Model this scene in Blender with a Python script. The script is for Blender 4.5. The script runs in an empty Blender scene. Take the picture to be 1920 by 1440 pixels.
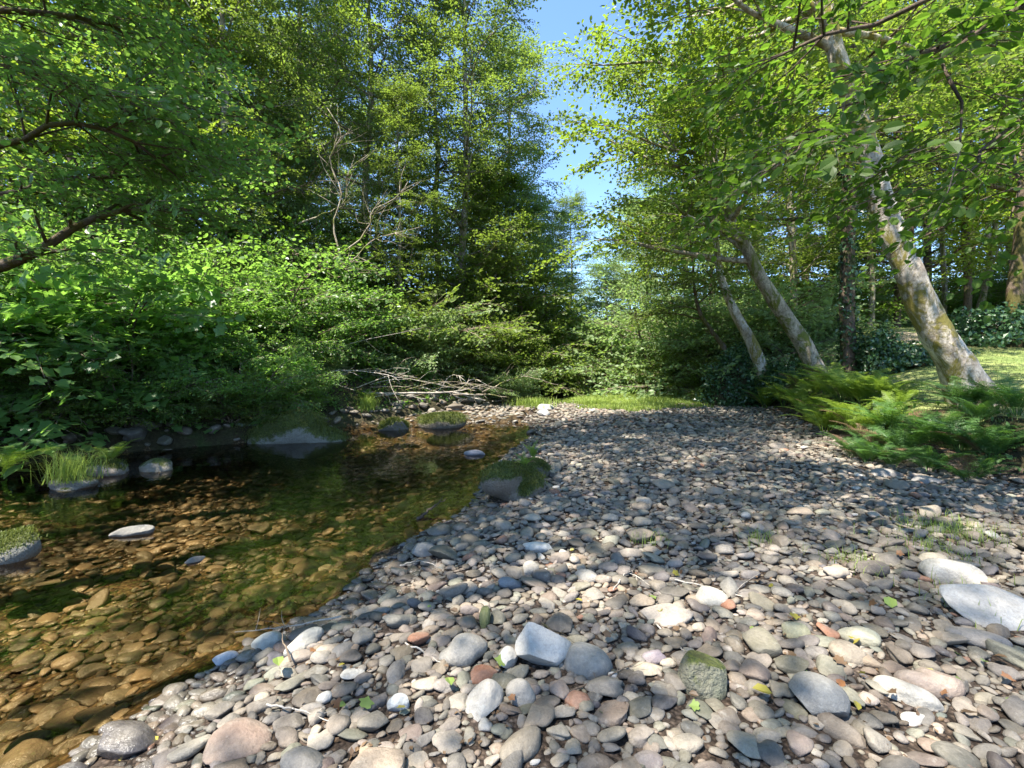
import bpy, math, random
import numpy as np
from mathutils import Vector, Matrix

D = bpy.data
scene = bpy.context.scene
COL = scene.collection
R = math.radians

# ------------------------------------------------------------------ camera, sky, sun
CAM_H = 1.3
F = 853.0            # focal length in photo pixels (1920 wide)
HOR = 680.0          # horizon row in the photograph
cam_d = D.cameras.new('camera'); cam = D.objects.new('camera', cam_d); COL.objects.link(cam)
cam.location = (0, 0, CAM_H); cam.rotation_euler = (R(90), 0, 0)
cam_d.sensor_width = 36; cam_d.lens = 36 * F / 1920
cam_d.shift_y = -(720 - HOR) / 1920
cam_d.clip_start = 0.05; cam_d.clip_end = 900
scene.camera = cam

SUN = Vector((-0.34, -0.30, 0.88)).normalized()      # towards the sun
sun_el = math.asin(SUN.z); sun_az = math.atan2(SUN.x, SUN.y)
w = D.worlds.new('World'); scene.world = w; w.use_nodes = True
nt = w.node_tree; nt.nodes.clear()
sky = nt.nodes.new('ShaderNodeTexSky'); sky.sky_type = 'NISHITA'; sky.sun_disc = False
sky.sun_elevation = sun_el; sky.sun_rotation = sun_az; sky.altitude = 100
sky.air_density = 1.0; sky.dust_density = 0.1; sky.ozone_density = 6.5
tc = nt.nodes.new('ShaderNodeTexCoord'); mp = nt.nodes.new('ShaderNodeMapping'); mp.inputs['Scale'].default_value = (1, 1, 2.2)
mp.inputs['Location'].default_value = (0.3, 0.1, 0.35)
nz = nt.nodes.new('ShaderNodeTexNoise'); nz.inputs['Scale'].default_value = 3.2; nz.inputs['Detail'].default_value = 7; nz.inputs['Roughness'].default_value = 0.55
cr = nt.nodes.new('ShaderNodeValToRGB'); cr.color_ramp.elements[0].position = 0.60; cr.color_ramp.elements[1].position = 0.80
mx = nt.nodes.new('ShaderNodeMix'); mx.data_type = 'RGBA'
mx.inputs['B'].default_value = (5.5, 5.8, 6.3, 1)
bg = nt.nodes.new('ShaderNodeBackground'); bg.inputs['Strength'].default_value = 0.125
ow = nt.nodes.new('ShaderNodeOutputWorld')
L = nt.links.new
L(tc.outputs['Generated'], mp.inputs['Vector']); L(mp.outputs['Vector'], nz.inputs['Vector'])
L(nz.outputs['Fac'], cr.inputs['Fac']); L(cr.outputs['Color'], mx.inputs['Factor'])
L(sky.outputs['Color'], mx.inputs['A']); L(mx.outputs['Result'], bg.inputs['Color']); L(bg.outputs['Background'], ow.inputs['Surface'])
sl = D.lights.new('sun', 'SUN'); sl.energy = 5.0; sl.angle = R(0.53); sl.color = (1, 0.94, 0.84)
so = D.objects.new('sun', sl); COL.objects.link(so)
so.rotation_euler = (-SUN).to_track_quat('-Z', 'Y').to_euler(); so.location = (20, -10, 40)
vs = scene.view_settings
vs.view_transform = 'Standard'; vs.look = 'None'; vs.gamma = 1; vs.use_curve_mapping = False
vs.exposure = 1.85
scene.render.engine = 'CYCLES'
scene.cycles.max_bounces = 10; scene.cycles.diffuse_bounces = 6; scene.cycles.transmission_bounces = 6
scene.cycles.transparent_max_bounces = 12; scene.cycles.caustics_reflective = False; scene.cycles.caustics_refractive = False
scene.cycles.sample_clamp_indirect = 6

# ------------------------------------------------------------------ helpers
def P(px, py, Y):
    """a photograph pixel at depth Y in metres -> world"""
    return np.array([(px - 960) / F * Y, Y, CAM_H + (HOR - py) / F * Y])

def tag(o, label=None, cat=None, group=None, kind=None):
    if label: o['label'] = label
    if cat: o['category'] = cat
    if group: o['group'] = group
    if kind: o['kind'] = kind
    return o

def empty(name, loc=(0, 0, 0), rz=0, s=1.0):
    o = D.objects.new(name, None); COL.objects.link(o)
    o.location = loc; o.rotation_euler = (0, 0, rz); o.scale = (s, s, s)
    o.empty_display_size = 0.2
    return o

class Geo:
    """numpy triangle collector with a per-vertex tint"""
    def __init__(s): s.V = []; s.T = []; s.C = []; s.n = 0; s.M = []
    def add(s, V, T, C, m=0):
        V = np.asarray(V, float); T = np.asarray(T, int)
        if len(V) == 0: return
        C = np.asarray(C, float)
        if C.ndim == 1: C = np.tile(C, (len(V), 1))
        s.V.append(V); s.T.append(T + s.n); s.C.append(C); s.M.append(np.full(len(T), m)); s.n += len(V)
    def mesh(s, name, mats, smooth=False):
        me = D.meshes.new(name)
        V = np.concatenate(s.V); T = np.concatenate(s.T); C = np.concatenate(s.C); M = np.concatenate(s.M)
        me.vertices.add(len(V)); me.vertices.foreach_set('co', V.astype(np.float32).ravel())
        me.loops.add(T.size); me.loops.foreach_set('vertex_index', T.astype(np.int32).ravel())
        me.polygons.add(len(T))
        me.polygons.foreach_set('loop_start', np.arange(0, T.size, 3, dtype=np.int32))
        me.polygons.foreach_set('loop_total', np.full(len(T), 3, dtype=np.int32))
        for m in mats: me.materials.append(m)
        me.polygons.foreach_set('material_index', M.astype(np.int32))
        me.update(calc_edges=True)
        me.polygons.foreach_set('use_smooth', np.full(len(T), smooth))
        a = me.color_attributes.new('tint', 'FLOAT_COLOR', 'POINT')
        if C.shape[1] == 3: C = np.hstack([C, np.ones((len(C), 1))])
        a.data.foreach_set('color', C.astype(np.float32).ravel())
        me.validate()
        return me
    def build(s, name, mats, parent=None, smooth=False):
        if not isinstance(mats, (list, tuple)): mats = [mats]
        o = D.objects.new(name, s.mesh(name, mats, smooth)); COL.objects.link(o)
        if parent: o.parent = parent
        return o

def copy_tree(o, parent=None):
    c = o.copy(); COL.objects.link(c); c.parent = parent
    for ch in list(o.children): copy_tree(ch, c)
    return c

def norm(v):
    v = np.asarray(v, float); return v / (np.linalg.norm(v) + 1e-9)

def resample(pts, n):
    """Catmull-Rom through pts"""
    pts = np.asarray(pts, float)
    if len(pts) == 2:
        t = np.linspace(0, 1, n)[:, None]; return pts[0] * (1 - t) + pts[1] * t
    p = np.vstack([2 * pts[0] - pts[1], pts, 2 * pts[-1] - pts[-2]])
    u = np.linspace(0, len(pts) - 1 - 1e-6, n); i = u.astype(int); f = (u - i)[:, None]
    a, b, c, d = p[i], p[i + 1], p[i + 2], p[i + 3]
    return 0.5 * (2 * b + (c - a) * f + (2 * a - 5 * b + 4 * c - d) * f ** 2 + (3 * b - a - 3 * c + d) * f ** 3)

def tube(pts, rad, sides=8, rng=None, lump=0.0, cap=True):
    pts = np.asarray(pts, float); n = len(pts)
    rad = np.asarray(rad, float) if np.ndim(rad) else np.full(n, rad)
    tan = np.gradient(pts, axis=0); tan /= np.linalg.norm(tan, axis=1)[:, None] + 1e-9
    up = np.array([0.13, 0.21, 1.0]); 
    if abs(norm(tan[0]) @ norm(up)) > 0.9: up = np.array([1.0, 0.2, 0.1])
    nrm = []; prev = norm(np.cross(tan[0], up))
    for t in tan:
        prev = norm(prev - t * (prev @ t)); nrm.append(prev)
    nrm = np.array(nrm); bi = np.cross(tan, nrm)
    a = np.linspace(0, 2 * np.pi, sides, endpoint=False)
    rr = rad[:, None] * np.ones(sides)
    if rng is not None and lump > 0:
        ph = rng.uniform(0, 6.28, 8)
        z = np.linspace(0, n, n)[:, None]
        rr = rr * (1 + lump * (np.sin(2 * a[None] + ph[0] + z * .35) * .6 + np.sin(3 * a[None] + ph[1] - z * .6) * .45 + np.sin(z * .9 + ph[2]) * .35
                   + np.sin(5 * a[None] + z * 1.3 + ph[3]) * .3 + rng.normal(0, .25, rr.shape)))
    V = pts[:, None] + rr[:, :, None] * (np.cos(a)[None, :, None] * nrm[:, None] + np.sin(a)[None, :, None] * bi[:, None])
    V = V.reshape(-1, 3)
    i = np.arange(n - 1)[:, None] * sides; j = np.arange(sides)[None]; k = (j + 1) % sides
    q = np.stack([i + j, i + k, i + sides + k, i + sides + j], -1).reshape(-1, 4)
    T = np.vstack([q[:, [0, 1, 2]], q[:, [0, 2, 3]]])
    if cap:
        V = np.vstack([V, pts[-1:], pts[:1]]); e = (n - 1) * sides; c = n * sides
        jj = np.arange(sides); kk = (jj + 1) % sides
        T = np.vstack([T, np.stack([e + jj, e + kk, np.full(sides, c)], -1), np.stack([kk, jj, np.full(sides, c + 1)], -1)])
    return V, T

# ------------------------------------------------------------------ materials
def new_mat(name):
    m = D.materials.new(name); m.use_nodes = True; n = m.node_tree.nodes; n.clear()
    out = n.new('ShaderNodeOutputMaterial'); return m, m.node_tree, out

def N(nt, t, **kw):
    n = nt.nodes.new(t)
    for k, v in kw.items():
        if k in n.inputs: n.inputs[k].default_value = v
        else: setattr(n, k, v)
    return n

def mixc(nt, fac, a, b, bt='MIX'):
    m = nt.nodes.new('ShaderNodeMix'); m.data_type = 'RGBA'; m.blend_type = bt
    for s, v in (('Factor', fac), ('A', a), ('B', b)):
        if hasattr(v, 'links') or isinstance(v, bpy.types.NodeSocket): nt.links.new(v, m.inputs[s])
        else: m.inputs[s].default_value = v if s == 'Factor' else (*v, 1)
    return m.outputs['Result']

def ramp(nt, fac, stops):
    r = nt.nodes.new('ShaderNodeValToRGB'); e = r.color_ramp.elements
    while len(e) < len(stops): e.new(0.5)
    for k, (p, c) in enumerate(stops):
        e[k].position = p; e[k].color = (c, c, c, 1) if not hasattr(c, '__len__') else (*c, 1)
    nt.links.new(fac, r.inputs['Fac']); return r.outputs['Color']

def noise(nt, scale, detail=4, rough=0.55, vec=None, dist=0.0):
    n = N(nt, 'ShaderNodeTexNoise'); n.inputs['Scale'].default_value = scale; n.inputs['Detail'].default_value = detail
    n.inputs['Roughness'].default_value = rough; n.inputs['Distortion'].default_value = dist
    if vec is not None: nt.links.new(vec, n.inputs['Vector'])
    return n.outputs['Fac']

def bump(nt, h, strength, dist):
    b = N(nt, 'ShaderNodeBump'); b.inputs['Strength'].default_value = strength; b.inputs['Distance'].default_value = dist
    nt.links.new(h, b.inputs['Height']); return b.outputs['Normal']

def leaf_mat(name, a, b, trans, tfac=0.48, rough=0.45, spec=0.4, yellow=None):
    m, nt, out = new_mat(name)
    at = N(nt, 'ShaderNodeAttribute', attribute_name='tint'); sep = N(nt, 'ShaderNodeSeparateColor'); L(at.outputs['Color'], sep.inputs[0]) if 0 else nt.links.new(at.outputs['Color'], sep.inputs[0])
    ad = N(nt, 'ShaderNodeMath', operation='MULTIPLY_ADD'); nt.links.new(sep.outputs[0], ad.inputs[0]); ad.inputs[1].default_value = .55
    m2 = N(nt, 'ShaderNodeMath', operation='MULTIPLY'); nt.links.new(sep.outputs[1], m2.inputs[0]); m2.inputs[1].default_value = .45
    nt.links.new(m2.outputs[0], ad.inputs[2])
    c = mixc(nt, ad.outputs[0], a, b)
    t = mixc(nt, ad.outputs[0], tuple(x * .75 for x in trans), trans)
    if yellow:
        s = ramp(nt, sep.outputs[2], [(0.955, 0.0), (0.965, 1.0)])
        c = mixc(nt, s, c, yellow); t = mixc(nt, s, t, tuple(min(1, x * 1.5) for x in yellow))
    p = N(nt, 'ShaderNodeBsdfPrincipled'); nt.links.new(c, p.inputs['Base Color']); p.inputs['Roughness'].default_value = rough
    p.inputs['Specular IOR Level'].default_value = spec
    tr = N(nt, 'ShaderNodeBsdfTranslucent'); nt.links.new(t, tr.inputs['Color'])
    ms = N(nt, 'ShaderNodeMixShader'); ms.inputs[0].default_value = tfac
    nt.links.new(p.outputs[0], ms.inputs[1]); nt.links.new(tr.outputs[0], ms.inputs[2]); nt.links.new(ms.outputs[0], out.inputs[0])
    return m

M = {}
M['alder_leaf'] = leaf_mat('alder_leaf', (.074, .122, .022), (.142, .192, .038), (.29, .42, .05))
M['maple_leaf'] = leaf_mat('maple_leaf', (.086, .145, .020), (.175, .235, .034), (.33, .48, .04))
M['shrub_leaf'] = leaf_mat('shrub_leaf', (0.060, 0.136, 0.032), (0.140, 0.231, 0.058), (0.319, 0.573, 0.080), rough=.4, spec=.5)
M['pale_leaf'] = leaf_mat('pale_leaf', (0.136, 0.208, 0.087), (0.255, 0.335, 0.151), (0.382, 0.573, 0.143))
M['shaded_leaf'] = leaf_mat('shaded_leaf', (.045, .090, .014), (.085, .145, .024), (.19, .36, .03), tfac=.45, spec=.25)  # shade put into the leaf colour, for the overhang and the deep bushes
M['broad_leaf'] = leaf_mat('broad_leaf', (0.087, 0.183, 0.051), (0.159, 0.271, 0.087), (0.319, 0.600, 0.080), rough=.35, spec=.6)
M['needle'] = leaf_mat('needle', (0.024, 0.057, 0.022), (0.047, 0.095, 0.030), (0.068, 0.121, 0.027), tfac=.2)
M['ivy_leaf'] = leaf_mat('ivy_leaf', (0.024, 0.065, 0.024), (0.054, 0.115, 0.038), (0.081, 0.189, 0.041), tfac=.2, rough=.32, spec=.6)
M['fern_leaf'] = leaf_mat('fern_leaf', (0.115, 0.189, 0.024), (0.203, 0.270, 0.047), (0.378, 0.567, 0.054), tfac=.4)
M['shaded_fern'] = leaf_mat('shaded_fern', (0.043, 0.108, 0.030), (0.084, 0.162, 0.041), (0.162, 0.351, 0.041), tfac=.35)  # darker copy of the fern leaf, bank shade put into its colour
M['grass_blade'] = leaf_mat('grass_blade', (.17, .25, .04), (.28, .34, .085), (.45, .60, .11), tfac=.4)
M['dry_blade'] = leaf_mat('dry_blade', (.13, .18, .055), (.26, .28, .11), (.30, .36, .10), tfac=.3)
M['yellow_leaf'] = leaf_mat('yellow_leaf', (.26, .23, .04), (.38, .31, .06), (.4, .36, .05), tfac=.25)
M['green_leaf'] = leaf_mat('green_leaf', (.16, .24, .05), (.24, .30, .09), (.3, .4, .08), tfac=.25)
M['dry_leaf'] = leaf_mat('dry_leaf', (.09, .055, .03), (.20, .13, .075), (.1, .06, .03), tfac=.1)
M['red_leaf'] = leaf_mat('red_leaf', (.17, .075, .03), (.24, .12, .055), (.2, .09, .03), tfac=.2)

def stone_mat(name, src, moss=0.0, wetline=False):
    m, nt, out = new_mat(name)
    if src == 'attr':
        at = N(nt, 'ShaderNodeAttribute', attribute_name='tint'); base = at.outputs['Color']; wet = at.outputs['Alpha']
        g = N(nt, 'ShaderNodeNewGeometry'); vec = g.outputs['Position']
    else:
        at = N(nt, 'ShaderNodeObjectInfo'); base = at.outputs['Color']; wet = at.outputs['Alpha']
        g = N(nt, 'ShaderNodeNewGeometry'); vec = g.outputs['Position']
    n1 = noise(nt, 9, 5, .6, vec); n2 = noise(nt, 60, 4, .65, vec); n3 = noise(nt, 3.1, 2, .5, vec); n4 = noise(nt, 260, 2, .6, vec)
    c = mixc(nt, ramp(nt, n1, [(.35, 0), (.7, .75)]), base, (.27, .24, .195))
    c = mixc(nt, .85, c, ramp(nt, n2, [(.25, .55), (.55, 1.0), (.8, 1.25)]), 'MULTIPLY')
    c = mixc(nt, .6, c, ramp(nt, n4, [(.3, .6), (.6, 1.05)]), 'MULTIPLY')
    c = mixc(nt, ramp(nt, n3, [(.52, 0), (.72, .45)]), c, (.15, .12, .085))
    n5 = noise(nt, 28, 6, .7, vec, .6)
    c = mixc(nt, ramp(nt, n5, [(.58, 0), (.66, .5)]), c, (.10, .085, .065))
    c = mixc(nt, ramp(nt, noise(nt, 17, 5, .7, vec), [(.60, 0), (.70, .45)]), c, (.42, .40, .35))
    c = mixc(nt, .35, c, base)
    if moss > 0:
        sx = N(nt, 'ShaderNodeSeparateXYZ'); nt.links.new(g.outputs['Normal'], sx.inputs[0])
        nm = noise(nt, 7, 7, .75, vec)
        ad = N(nt, 'ShaderNodeMath', operation='MULTIPLY_ADD'); nt.links.new(sx.outputs[2], ad.inputs[0]); ad.inputs[1].default_value = .55; nt.links.new(nm, ad.inputs[2])
        f = ramp(nt, ad.outputs[0], [(min(.9, 1.08 - moss), 0), (min(.98, 1.22 - moss), 1)])
        mc = mixc(nt, ramp(nt, noise(nt, 55, 5, .75, vec), [(.36, 0), (.66, 1)]), (.022, .040, .008), (.15, .17, .035)); mc = mixc(nt, ramp(nt, noise(nt, 6, 4, .6, vec), [(.45, 0), (.62, .7)]), mc, (.055, .060, .018))
        c = mixc(nt, f, c, mc)
    p = N(nt, 'ShaderNodeBsdfPrincipled'); nt.links.new(c, p.inputs['Base Color'])
    rr = N(nt, 'ShaderNodeMapRange'); rr.inputs['From Min'].default_value = 0; rr.inputs['From Max'].default_value = 1
    rr.inputs['To Min'].default_value = .22; rr.inputs['To Max'].default_value = .8; nt.links.new(wet, rr.inputs['Value'])
    nt.links.new(rr.outputs[0], p.inputs['Roughness']); p.inputs['Specular IOR Level'].default_value = .35
    h = N(nt, 'ShaderNodeMath', operation='ADD'); nt.links.new(n2, h.inputs[0]); nt.links.new(n1, h.inputs[1])
    nt.links.new(bump(nt, h.outputs[0], .55 if moss == 0 else .9, .012 if moss == 0 else .04), p.inputs['Normal'])
    nt.links.new(p.outputs[0], out.inputs[0]); return m
M['stones'] = stone_mat('stones', 'attr')
M['stone'] = stone_mat('stone', 'obj')
M['mossy'] = stone_mat('mossy_stone', 'obj', .56)
M['half_mossy'] = stone_mat('half_mossy_stone', 'obj', .3)

def bark_mat(name, a, b, mossc, mossamt, scale=1.0):
    m, nt, out = new_mat(name)
    t = N(nt, 'ShaderNodeTexCoord'); mp = N(nt, 'ShaderNodeMapping'); nt.links.new(t.outputs['Object'], mp.inputs[0]); mp.inputs['Scale'].default_value = (1, 1, .55)
    v = mp.outputs[0]
    n1 = noise(nt, 5 * scale, 6, .65, v); n2 = noise(nt, 26 * scale, 5, .7, v); n3 = noise(nt, 3.4 * scale, 9, .72, v, .5); n6 = noise(nt, 14 * scale, 6, .75, v, .8)
    mp2 = N(nt, 'ShaderNodeMapping'); nt.links.new(t.outputs['Object'], mp2.inputs[0]); mp2.inputs['Scale'].default_value = (3, 3, 18)
    n4 = noise(nt, 1.6 * scale, 3, .6, mp2.outputs[0])
    c = mixc(nt, ramp(nt, n1, [(.38, 0), (.6, 1)]), a, b)
    c = mixc(nt, .8, c, ramp(nt, n2, [(.3, .45), (.6, 1.1)]), 'MULTIPLY')
    c = mixc(nt, ramp(nt, n4, [(.62, 0), (.72, .6)]), c, tuple(x * .35 for x in a))
    c = mixc(nt, ramp(nt, n6, [(.56, 0), (.64, .75)]), c, tuple(x * .28 for x in a))
    c = mixc(nt, ramp(nt, n6, [(.30, .6), (.40, 0)]), c, tuple(min(.75, x * 1.35) for x in b))
    mf = ramp(nt, n3, [(.60 - mossamt * .35, 0), (.68 - mossamt * .35, 1)])
    c = mixc(nt, mf, c, mixc(nt, n2, tuple(x * .55 for x in mossc), tuple(x * 1.5 for x in mossc)))
    p = N(nt, 'ShaderNodeBsdfPrincipled'); nt.links.new(c, p.inputs['Base Color']); p.inputs['Roughness'].default_value = .85
    p.inputs['Specular IOR Level'].default_value = .2
    h = mixc(nt, .5, n2, mf, 'ADD')
    nt.links.new(bump(nt, h, .8, .02), p.inputs['Normal'])
    nt.links.new(p.outputs[0], out.inputs[0]); return m
M['pale_bark'] = bark_mat('pale_bark', (.33, .27, .21), (.60, .54, .46), (.20, .17, .045), .34)
M['alder_bark'] = bark_mat('alder_bark', (.20, .16, .12), (.42, .36, .28), (.11, .12, .025), .3)
M['dark_bark'] = bark_mat('dark_bark', (.07, .05, .038), (.15, .11, .08), (.06, .07, .02), .2)
M['mossy_bark'] = bark_mat('mossy_bark', (.09, .06, .04), (.17, .13, .095), (.085, .075, .022), .45)
M['twig'] = bark_mat('twig', (.12, .085, .06), (.24, .19, .14), (.09, .09, .03), .1)
M['dead_wood'] = bark_mat('dead_wood', (.34, .30, .25), (.52, .47, .40), (.16, .14, .05), .05)

def ground_mat(name, cols, scale, bstr=.8, bdist=.03, vor=None):
    m, nt, out = new_mat(name)
    g = N(nt, 'ShaderNodeNewGeometry'); v = g.outputs['Position']
    n1 = noise(nt, scale, 6, .65, v); n2 = noise(nt, scale * 12, 5, .7, v); n0 = noise(nt, scale * .17, 3, .6, v)
    c = ramp(nt, n1, [(.3, cols[0]), (.5, cols[1]), (.68, cols[2])])
    if len(cols) > 3: c = mixc(nt, ramp(nt, n0, [(.42, 0), (.6, 1)]), c, cols[3])
    c = mixc(nt, .8, c, ramp(nt, n2, [(.3, .45), (.65, 1.3)]), 'MULTIPLY')
    h = n2
    if vor:
        vo = N(nt, 'ShaderNodeTexVoronoi'); vo.inputs['Scale'].default_value = vor; nt.links.new(v, vo.inputs['Vector'])
        vs_ = N(nt, 'ShaderNodeSeparateColor'); nt.links.new(vo.outputs['Color'], vs_.inputs[0]); c = mixc(nt, .6, c, vs_.outputs[0], 'SOFT_LIGHT')
        c = mixc(nt, .8, c, ramp(nt, vo.outputs['Distance'], [(.1, 1.15), (.55, .35)]), 'MULTIPLY')
        inv = N(nt, 'ShaderNodeMath', operation='SUBTRACT'); inv.inputs[0].default_value = 1; nt.links.new(vo.outputs['Distance'], inv.inputs[1]); h = inv.outputs[0]
    p = N(nt, 'ShaderNodeBsdfPrincipled'); nt.links.new(c, p.inputs['Base Color']); p.inputs['Roughness'].default_value = .9
    p.inputs['Specular IOR Level'].default_value = .2
    nt.links.new(bump(nt, h, bstr, bdist), p.inputs['Normal']); nt.links.new(p.outputs[0], out.inputs[0]); return m
M['gravel'] = ground_mat('gravel', [(.05, .035, .025), (.09, .065, .048), (.13, .10, .08)], 6, 1, .012, 55)
M['bed'] = ground_mat('bed', [(.07, .045, .022), (.12, .08, .04), (.17, .115, .06)], 5, 1, .015, 38)
M['lawn'] = ground_mat('lawn', [(.09, .13, .035), (.15, .19, .055), (.25, .24, .10), (.22, .21, .10)], 1.6, .6, .02)
M['dirt'] = ground_mat('dirt', [(.26, .20, .14), (.34, .27, .20), (.40, .33, .26)], 2.5, .5, .02)
M['soil'] = ground_mat('soil', [(.03, .026, .014), (.06, .05, .025), (.05, .075, .02)], 2.0, 1, .05)

def water_mat():
    m, nt, out = new_mat('water')
    g = N(nt, 'ShaderNodeNewGeometry')
    mp = N(nt, 'ShaderNodeMapping'); nt.links.new(g.outputs['Position'], mp.inputs[0]); mp.inputs['Scale'].default_value = (1, .8, 1); mp.inputs['Rotation'].default_value = (0, 0, R(-25))
    n1 = noise(nt, 7, 3, .5, mp.outputs[0], .3); n2 = noise(nt, 1.1, 2, .5, mp.outputs[0])
    a = N(nt, 'ShaderNodeMath', operation='MULTIPLY_ADD'); nt.links.new(n2, a.inputs[0]); a.inputs[1].default_value = 2.5; nt.links.new(n1, a.inputs[2])
    nrm = bump(nt, a.outputs[0], .08, .05)
    fr = N(nt, 'ShaderNodeFresnel'); fr.inputs['IOR'].default_value = 1.55; nt.links.new(nrm, fr.inputs['Normal'])
    tr = N(nt, 'ShaderNodeBsdfTransparent'); tr.inputs['Color'].default_value = (.80, .72, .55, 1)
    gl = N(nt, 'ShaderNodeBsdfGlossy'); gl.inputs['Roughness'].default_value = .02; nt.links.new(nrm, gl.inputs['Normal'])
    ms = N(nt, 'ShaderNodeMixShader'); nt.links.new(fr.outputs[0], ms.inputs[0]); nt.links.new(tr.outputs[0], ms.inputs[1]); nt.links.new(gl.outputs[0], ms.inputs[2])
    nt.links.new(ms.outputs[0], out.inputs[0]); return m
M['water'] = water_mat()

# ------------------------------------------------------------------ terrain
WATER_Z = -0.08
def ip(y, tab): return np.interp(y, [t[0] for t in tab], [t[1] for t in tab])
WL = [(-20, -9.5), (0, -8.2), (5, -7.3), (6.0, -6.8), (6.9, -5.9), (7.6, -4.9), (8.0, -4.2), (9.0, -3.9), (9.8, -3.6), (10.5, -2.7), (12, -1.6), (14, -.6), (20, 1.2), (26, 3.2), (33, 4), (45, 5), (60, 1), (90, -12)]
WR = [(-20, -4), (0, -2.0), (1.77, -1.50), (2.26, -1.27), (2.62, -1.04), (3.1, -.95), (3.57, -.80), (4.36, -.41), (5.6, -.33), (6.9, -.08), (8.7, .41), (10.2, .35), (11, .2), (14, 1.0), (20, 3.5), (26, 6.0), (33, 8), (45, 9), (60, 5), (90, -8)]
BR = [(-20, 6), (0, 5.2), (4.3, 4.95), (6.2, 4.75), (7.4, 5.05), (11.7, 6.6), (14.8, 7.6), (20, 8.8), (26, 9.0), (33, 10), (45, 11), (60, 7), (90, -6)]
def sm(x, a, b):
    t = np.clip((x - a) / (b - a), 0, 1); return t * t * (3 - 2 * t)
def wob(x, y):
    return (np.sin(x * 1.7 + y * .9) * .5 + np.sin(x * .8 - y * 1.9 + 1.3) * .35 + np.sin(x * 3.3 + y * 2.7 + 2.1) * .2)
def height(x, y):
    x = np.asarray(x, float); y = np.asarray(y, float)
    wl, wr, br = ip(y, WL), ip(y, WR), ip(y, BR)
    wl = wl + wob(y, x * .2) * .1; wr = wr + .06 * np.sin(y * 5.3) + .04 * np.sin(y * 11)
    z = np.zeros_like(x)
    # gravel
    d = x - wr
    zg = WATER_Z + .11 * sm(d, 0, .8) + .05 * sm(d, .8, 4) + .012 * wob(x * 1.5, y * 1.5)
    # bed
    depth = .36 - .28 * sm(y, 9.6, 10.6) + .02 * sm(y, 14, 20)
    weir = sm(y, 10.3, 10.9) * (1 - sm(y, 13.2, 14.2))
    zb = WATER_Z - .05 * sm(-d, 0, .2) * sm(-y, -10.2, -9.6) - depth * np.minimum(sm(-d, 0, 1.2), sm(x - wl, 0, .8)) - .02 * wob(x * 1.4, y * 1.4) * sm(-d, 0, .5) + weir * .13
    # left bank
    e = wl - x
    zl = WATER_Z + .25 * sm(e, 0, .35) + .55 * sm(e, .3, 1.8) + .10 * np.clip(e - 1, 0, 60) + .08 * wob(x, y) * sm(e, 0, 1)
    # right bank
    q = x - br
    zr = zg + .62 * sm(q, -.15, 1.0) + .19 * np.clip(y - 6.5, 0, 8.5) * sm(q, .6, 4.5) + .03 * np.clip(q - 1, 0, 60) + .03 * wob(x * .7, y * .7) * sm(q, 0, 1)
    z = np.where(d < 0, zb, zg); z = np.where(e > 0, zl, z); z = np.where(q > -.15, zr, z)
    r = np.hypot(x, y); z = z + np.clip(r - 50, 0, 200) * .10
    return z
def H(x, y): return float(height(np.array([x]), np.array([y]))[0])

def axis(lo, hi, c, fine, n):
    """grid coordinates, dense around c"""
    u = np.linspace(-1, 1, n); k = 5.2
    s = np.sinh(u * k) / np.sinh(k)
    v = np.where(s < 0, c + s * (c - lo), c + s * (hi - c)); return v
gx = axis(-260, 260, -.5, 0, 340); gy = axis(-90, 420, 3.5, 0, 380)
X, Y = np.meshgrid(gx, gy); Z = height(X, Y)
cx = (X[:-1, :-1] + X[1:, 1:]) / 2; cy = (Y[:-1, :-1] + Y[1:, 1:]) / 2
wl, wr, br = ip(cy, WL), ip(cy, WR), ip(cy, BR)
zone = np.where(cx < wl, 3, np.where(cx < wr, 1, np.where(cx < br + .25, 0, 2)))
lawnmask = (zone == 2) & (cy < 22) & (cx < 40) & (cx > br + .8) & (cy > -8)
pathmask = lawnmask & (np.abs(cy - 12.9 - .25 * np.sin(cx * .9)) < 1.1 + .3 * np.sin(cx * 1.7)) & (cx > 8.9)
zone = np.where(zone == 2, np.where(pathmask, 4, np.where(lawnmask, 2, 3)), zone)
def sheet(name, mask, mat, Zs=None, **kw):
    idx = np.argwhere(mask); nc = X.shape[1]; a = idx[:, 0] * nc + idx[:, 1]
    T = np.vstack([np.stack([a, a + 1, a + nc + 1], -1), np.stack([a, a + nc + 1, a + nc], -1)])
    used, inv = np.unique(T, return_inverse=True); T = inv.reshape(T.shape)
    V = np.stack([X.ravel(), Y.ravel(), (Z if Zs is None else Zs).ravel()], -1)[used]
    g = Geo(); g.add(V, T, (1, 1, 1)); o = g.build(name, mat, smooth=True); return tag(o, kind='structure', **kw)
gravel_bar = sheet('gravel_bar', zone == 0, M['gravel'])
stream_bed = sheet('stream_bed', zone == 1, M['bed'])
lawn = sheet('lawn', zone == 2, M['lawn'])
dirt_path = sheet('dirt_path', zone == 4, M['dirt'])
forest_floor = sheet('forest_floor', zone == 3, M['soil'])
zmin = np.minimum(np.minimum(Z[:-1, :-1], Z[1:, 1:]), np.minimum(Z[1:, :-1], Z[:-1, 1:]))
wm = (zmin < WATER_Z + .01) & (cy < 100) & (cy > -15) & (cx < wr + .8) & (cx > wl - 1)
water = sheet('water', wm, M['water'], Zs=np.full_like(Z, WATER_Z))

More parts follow.
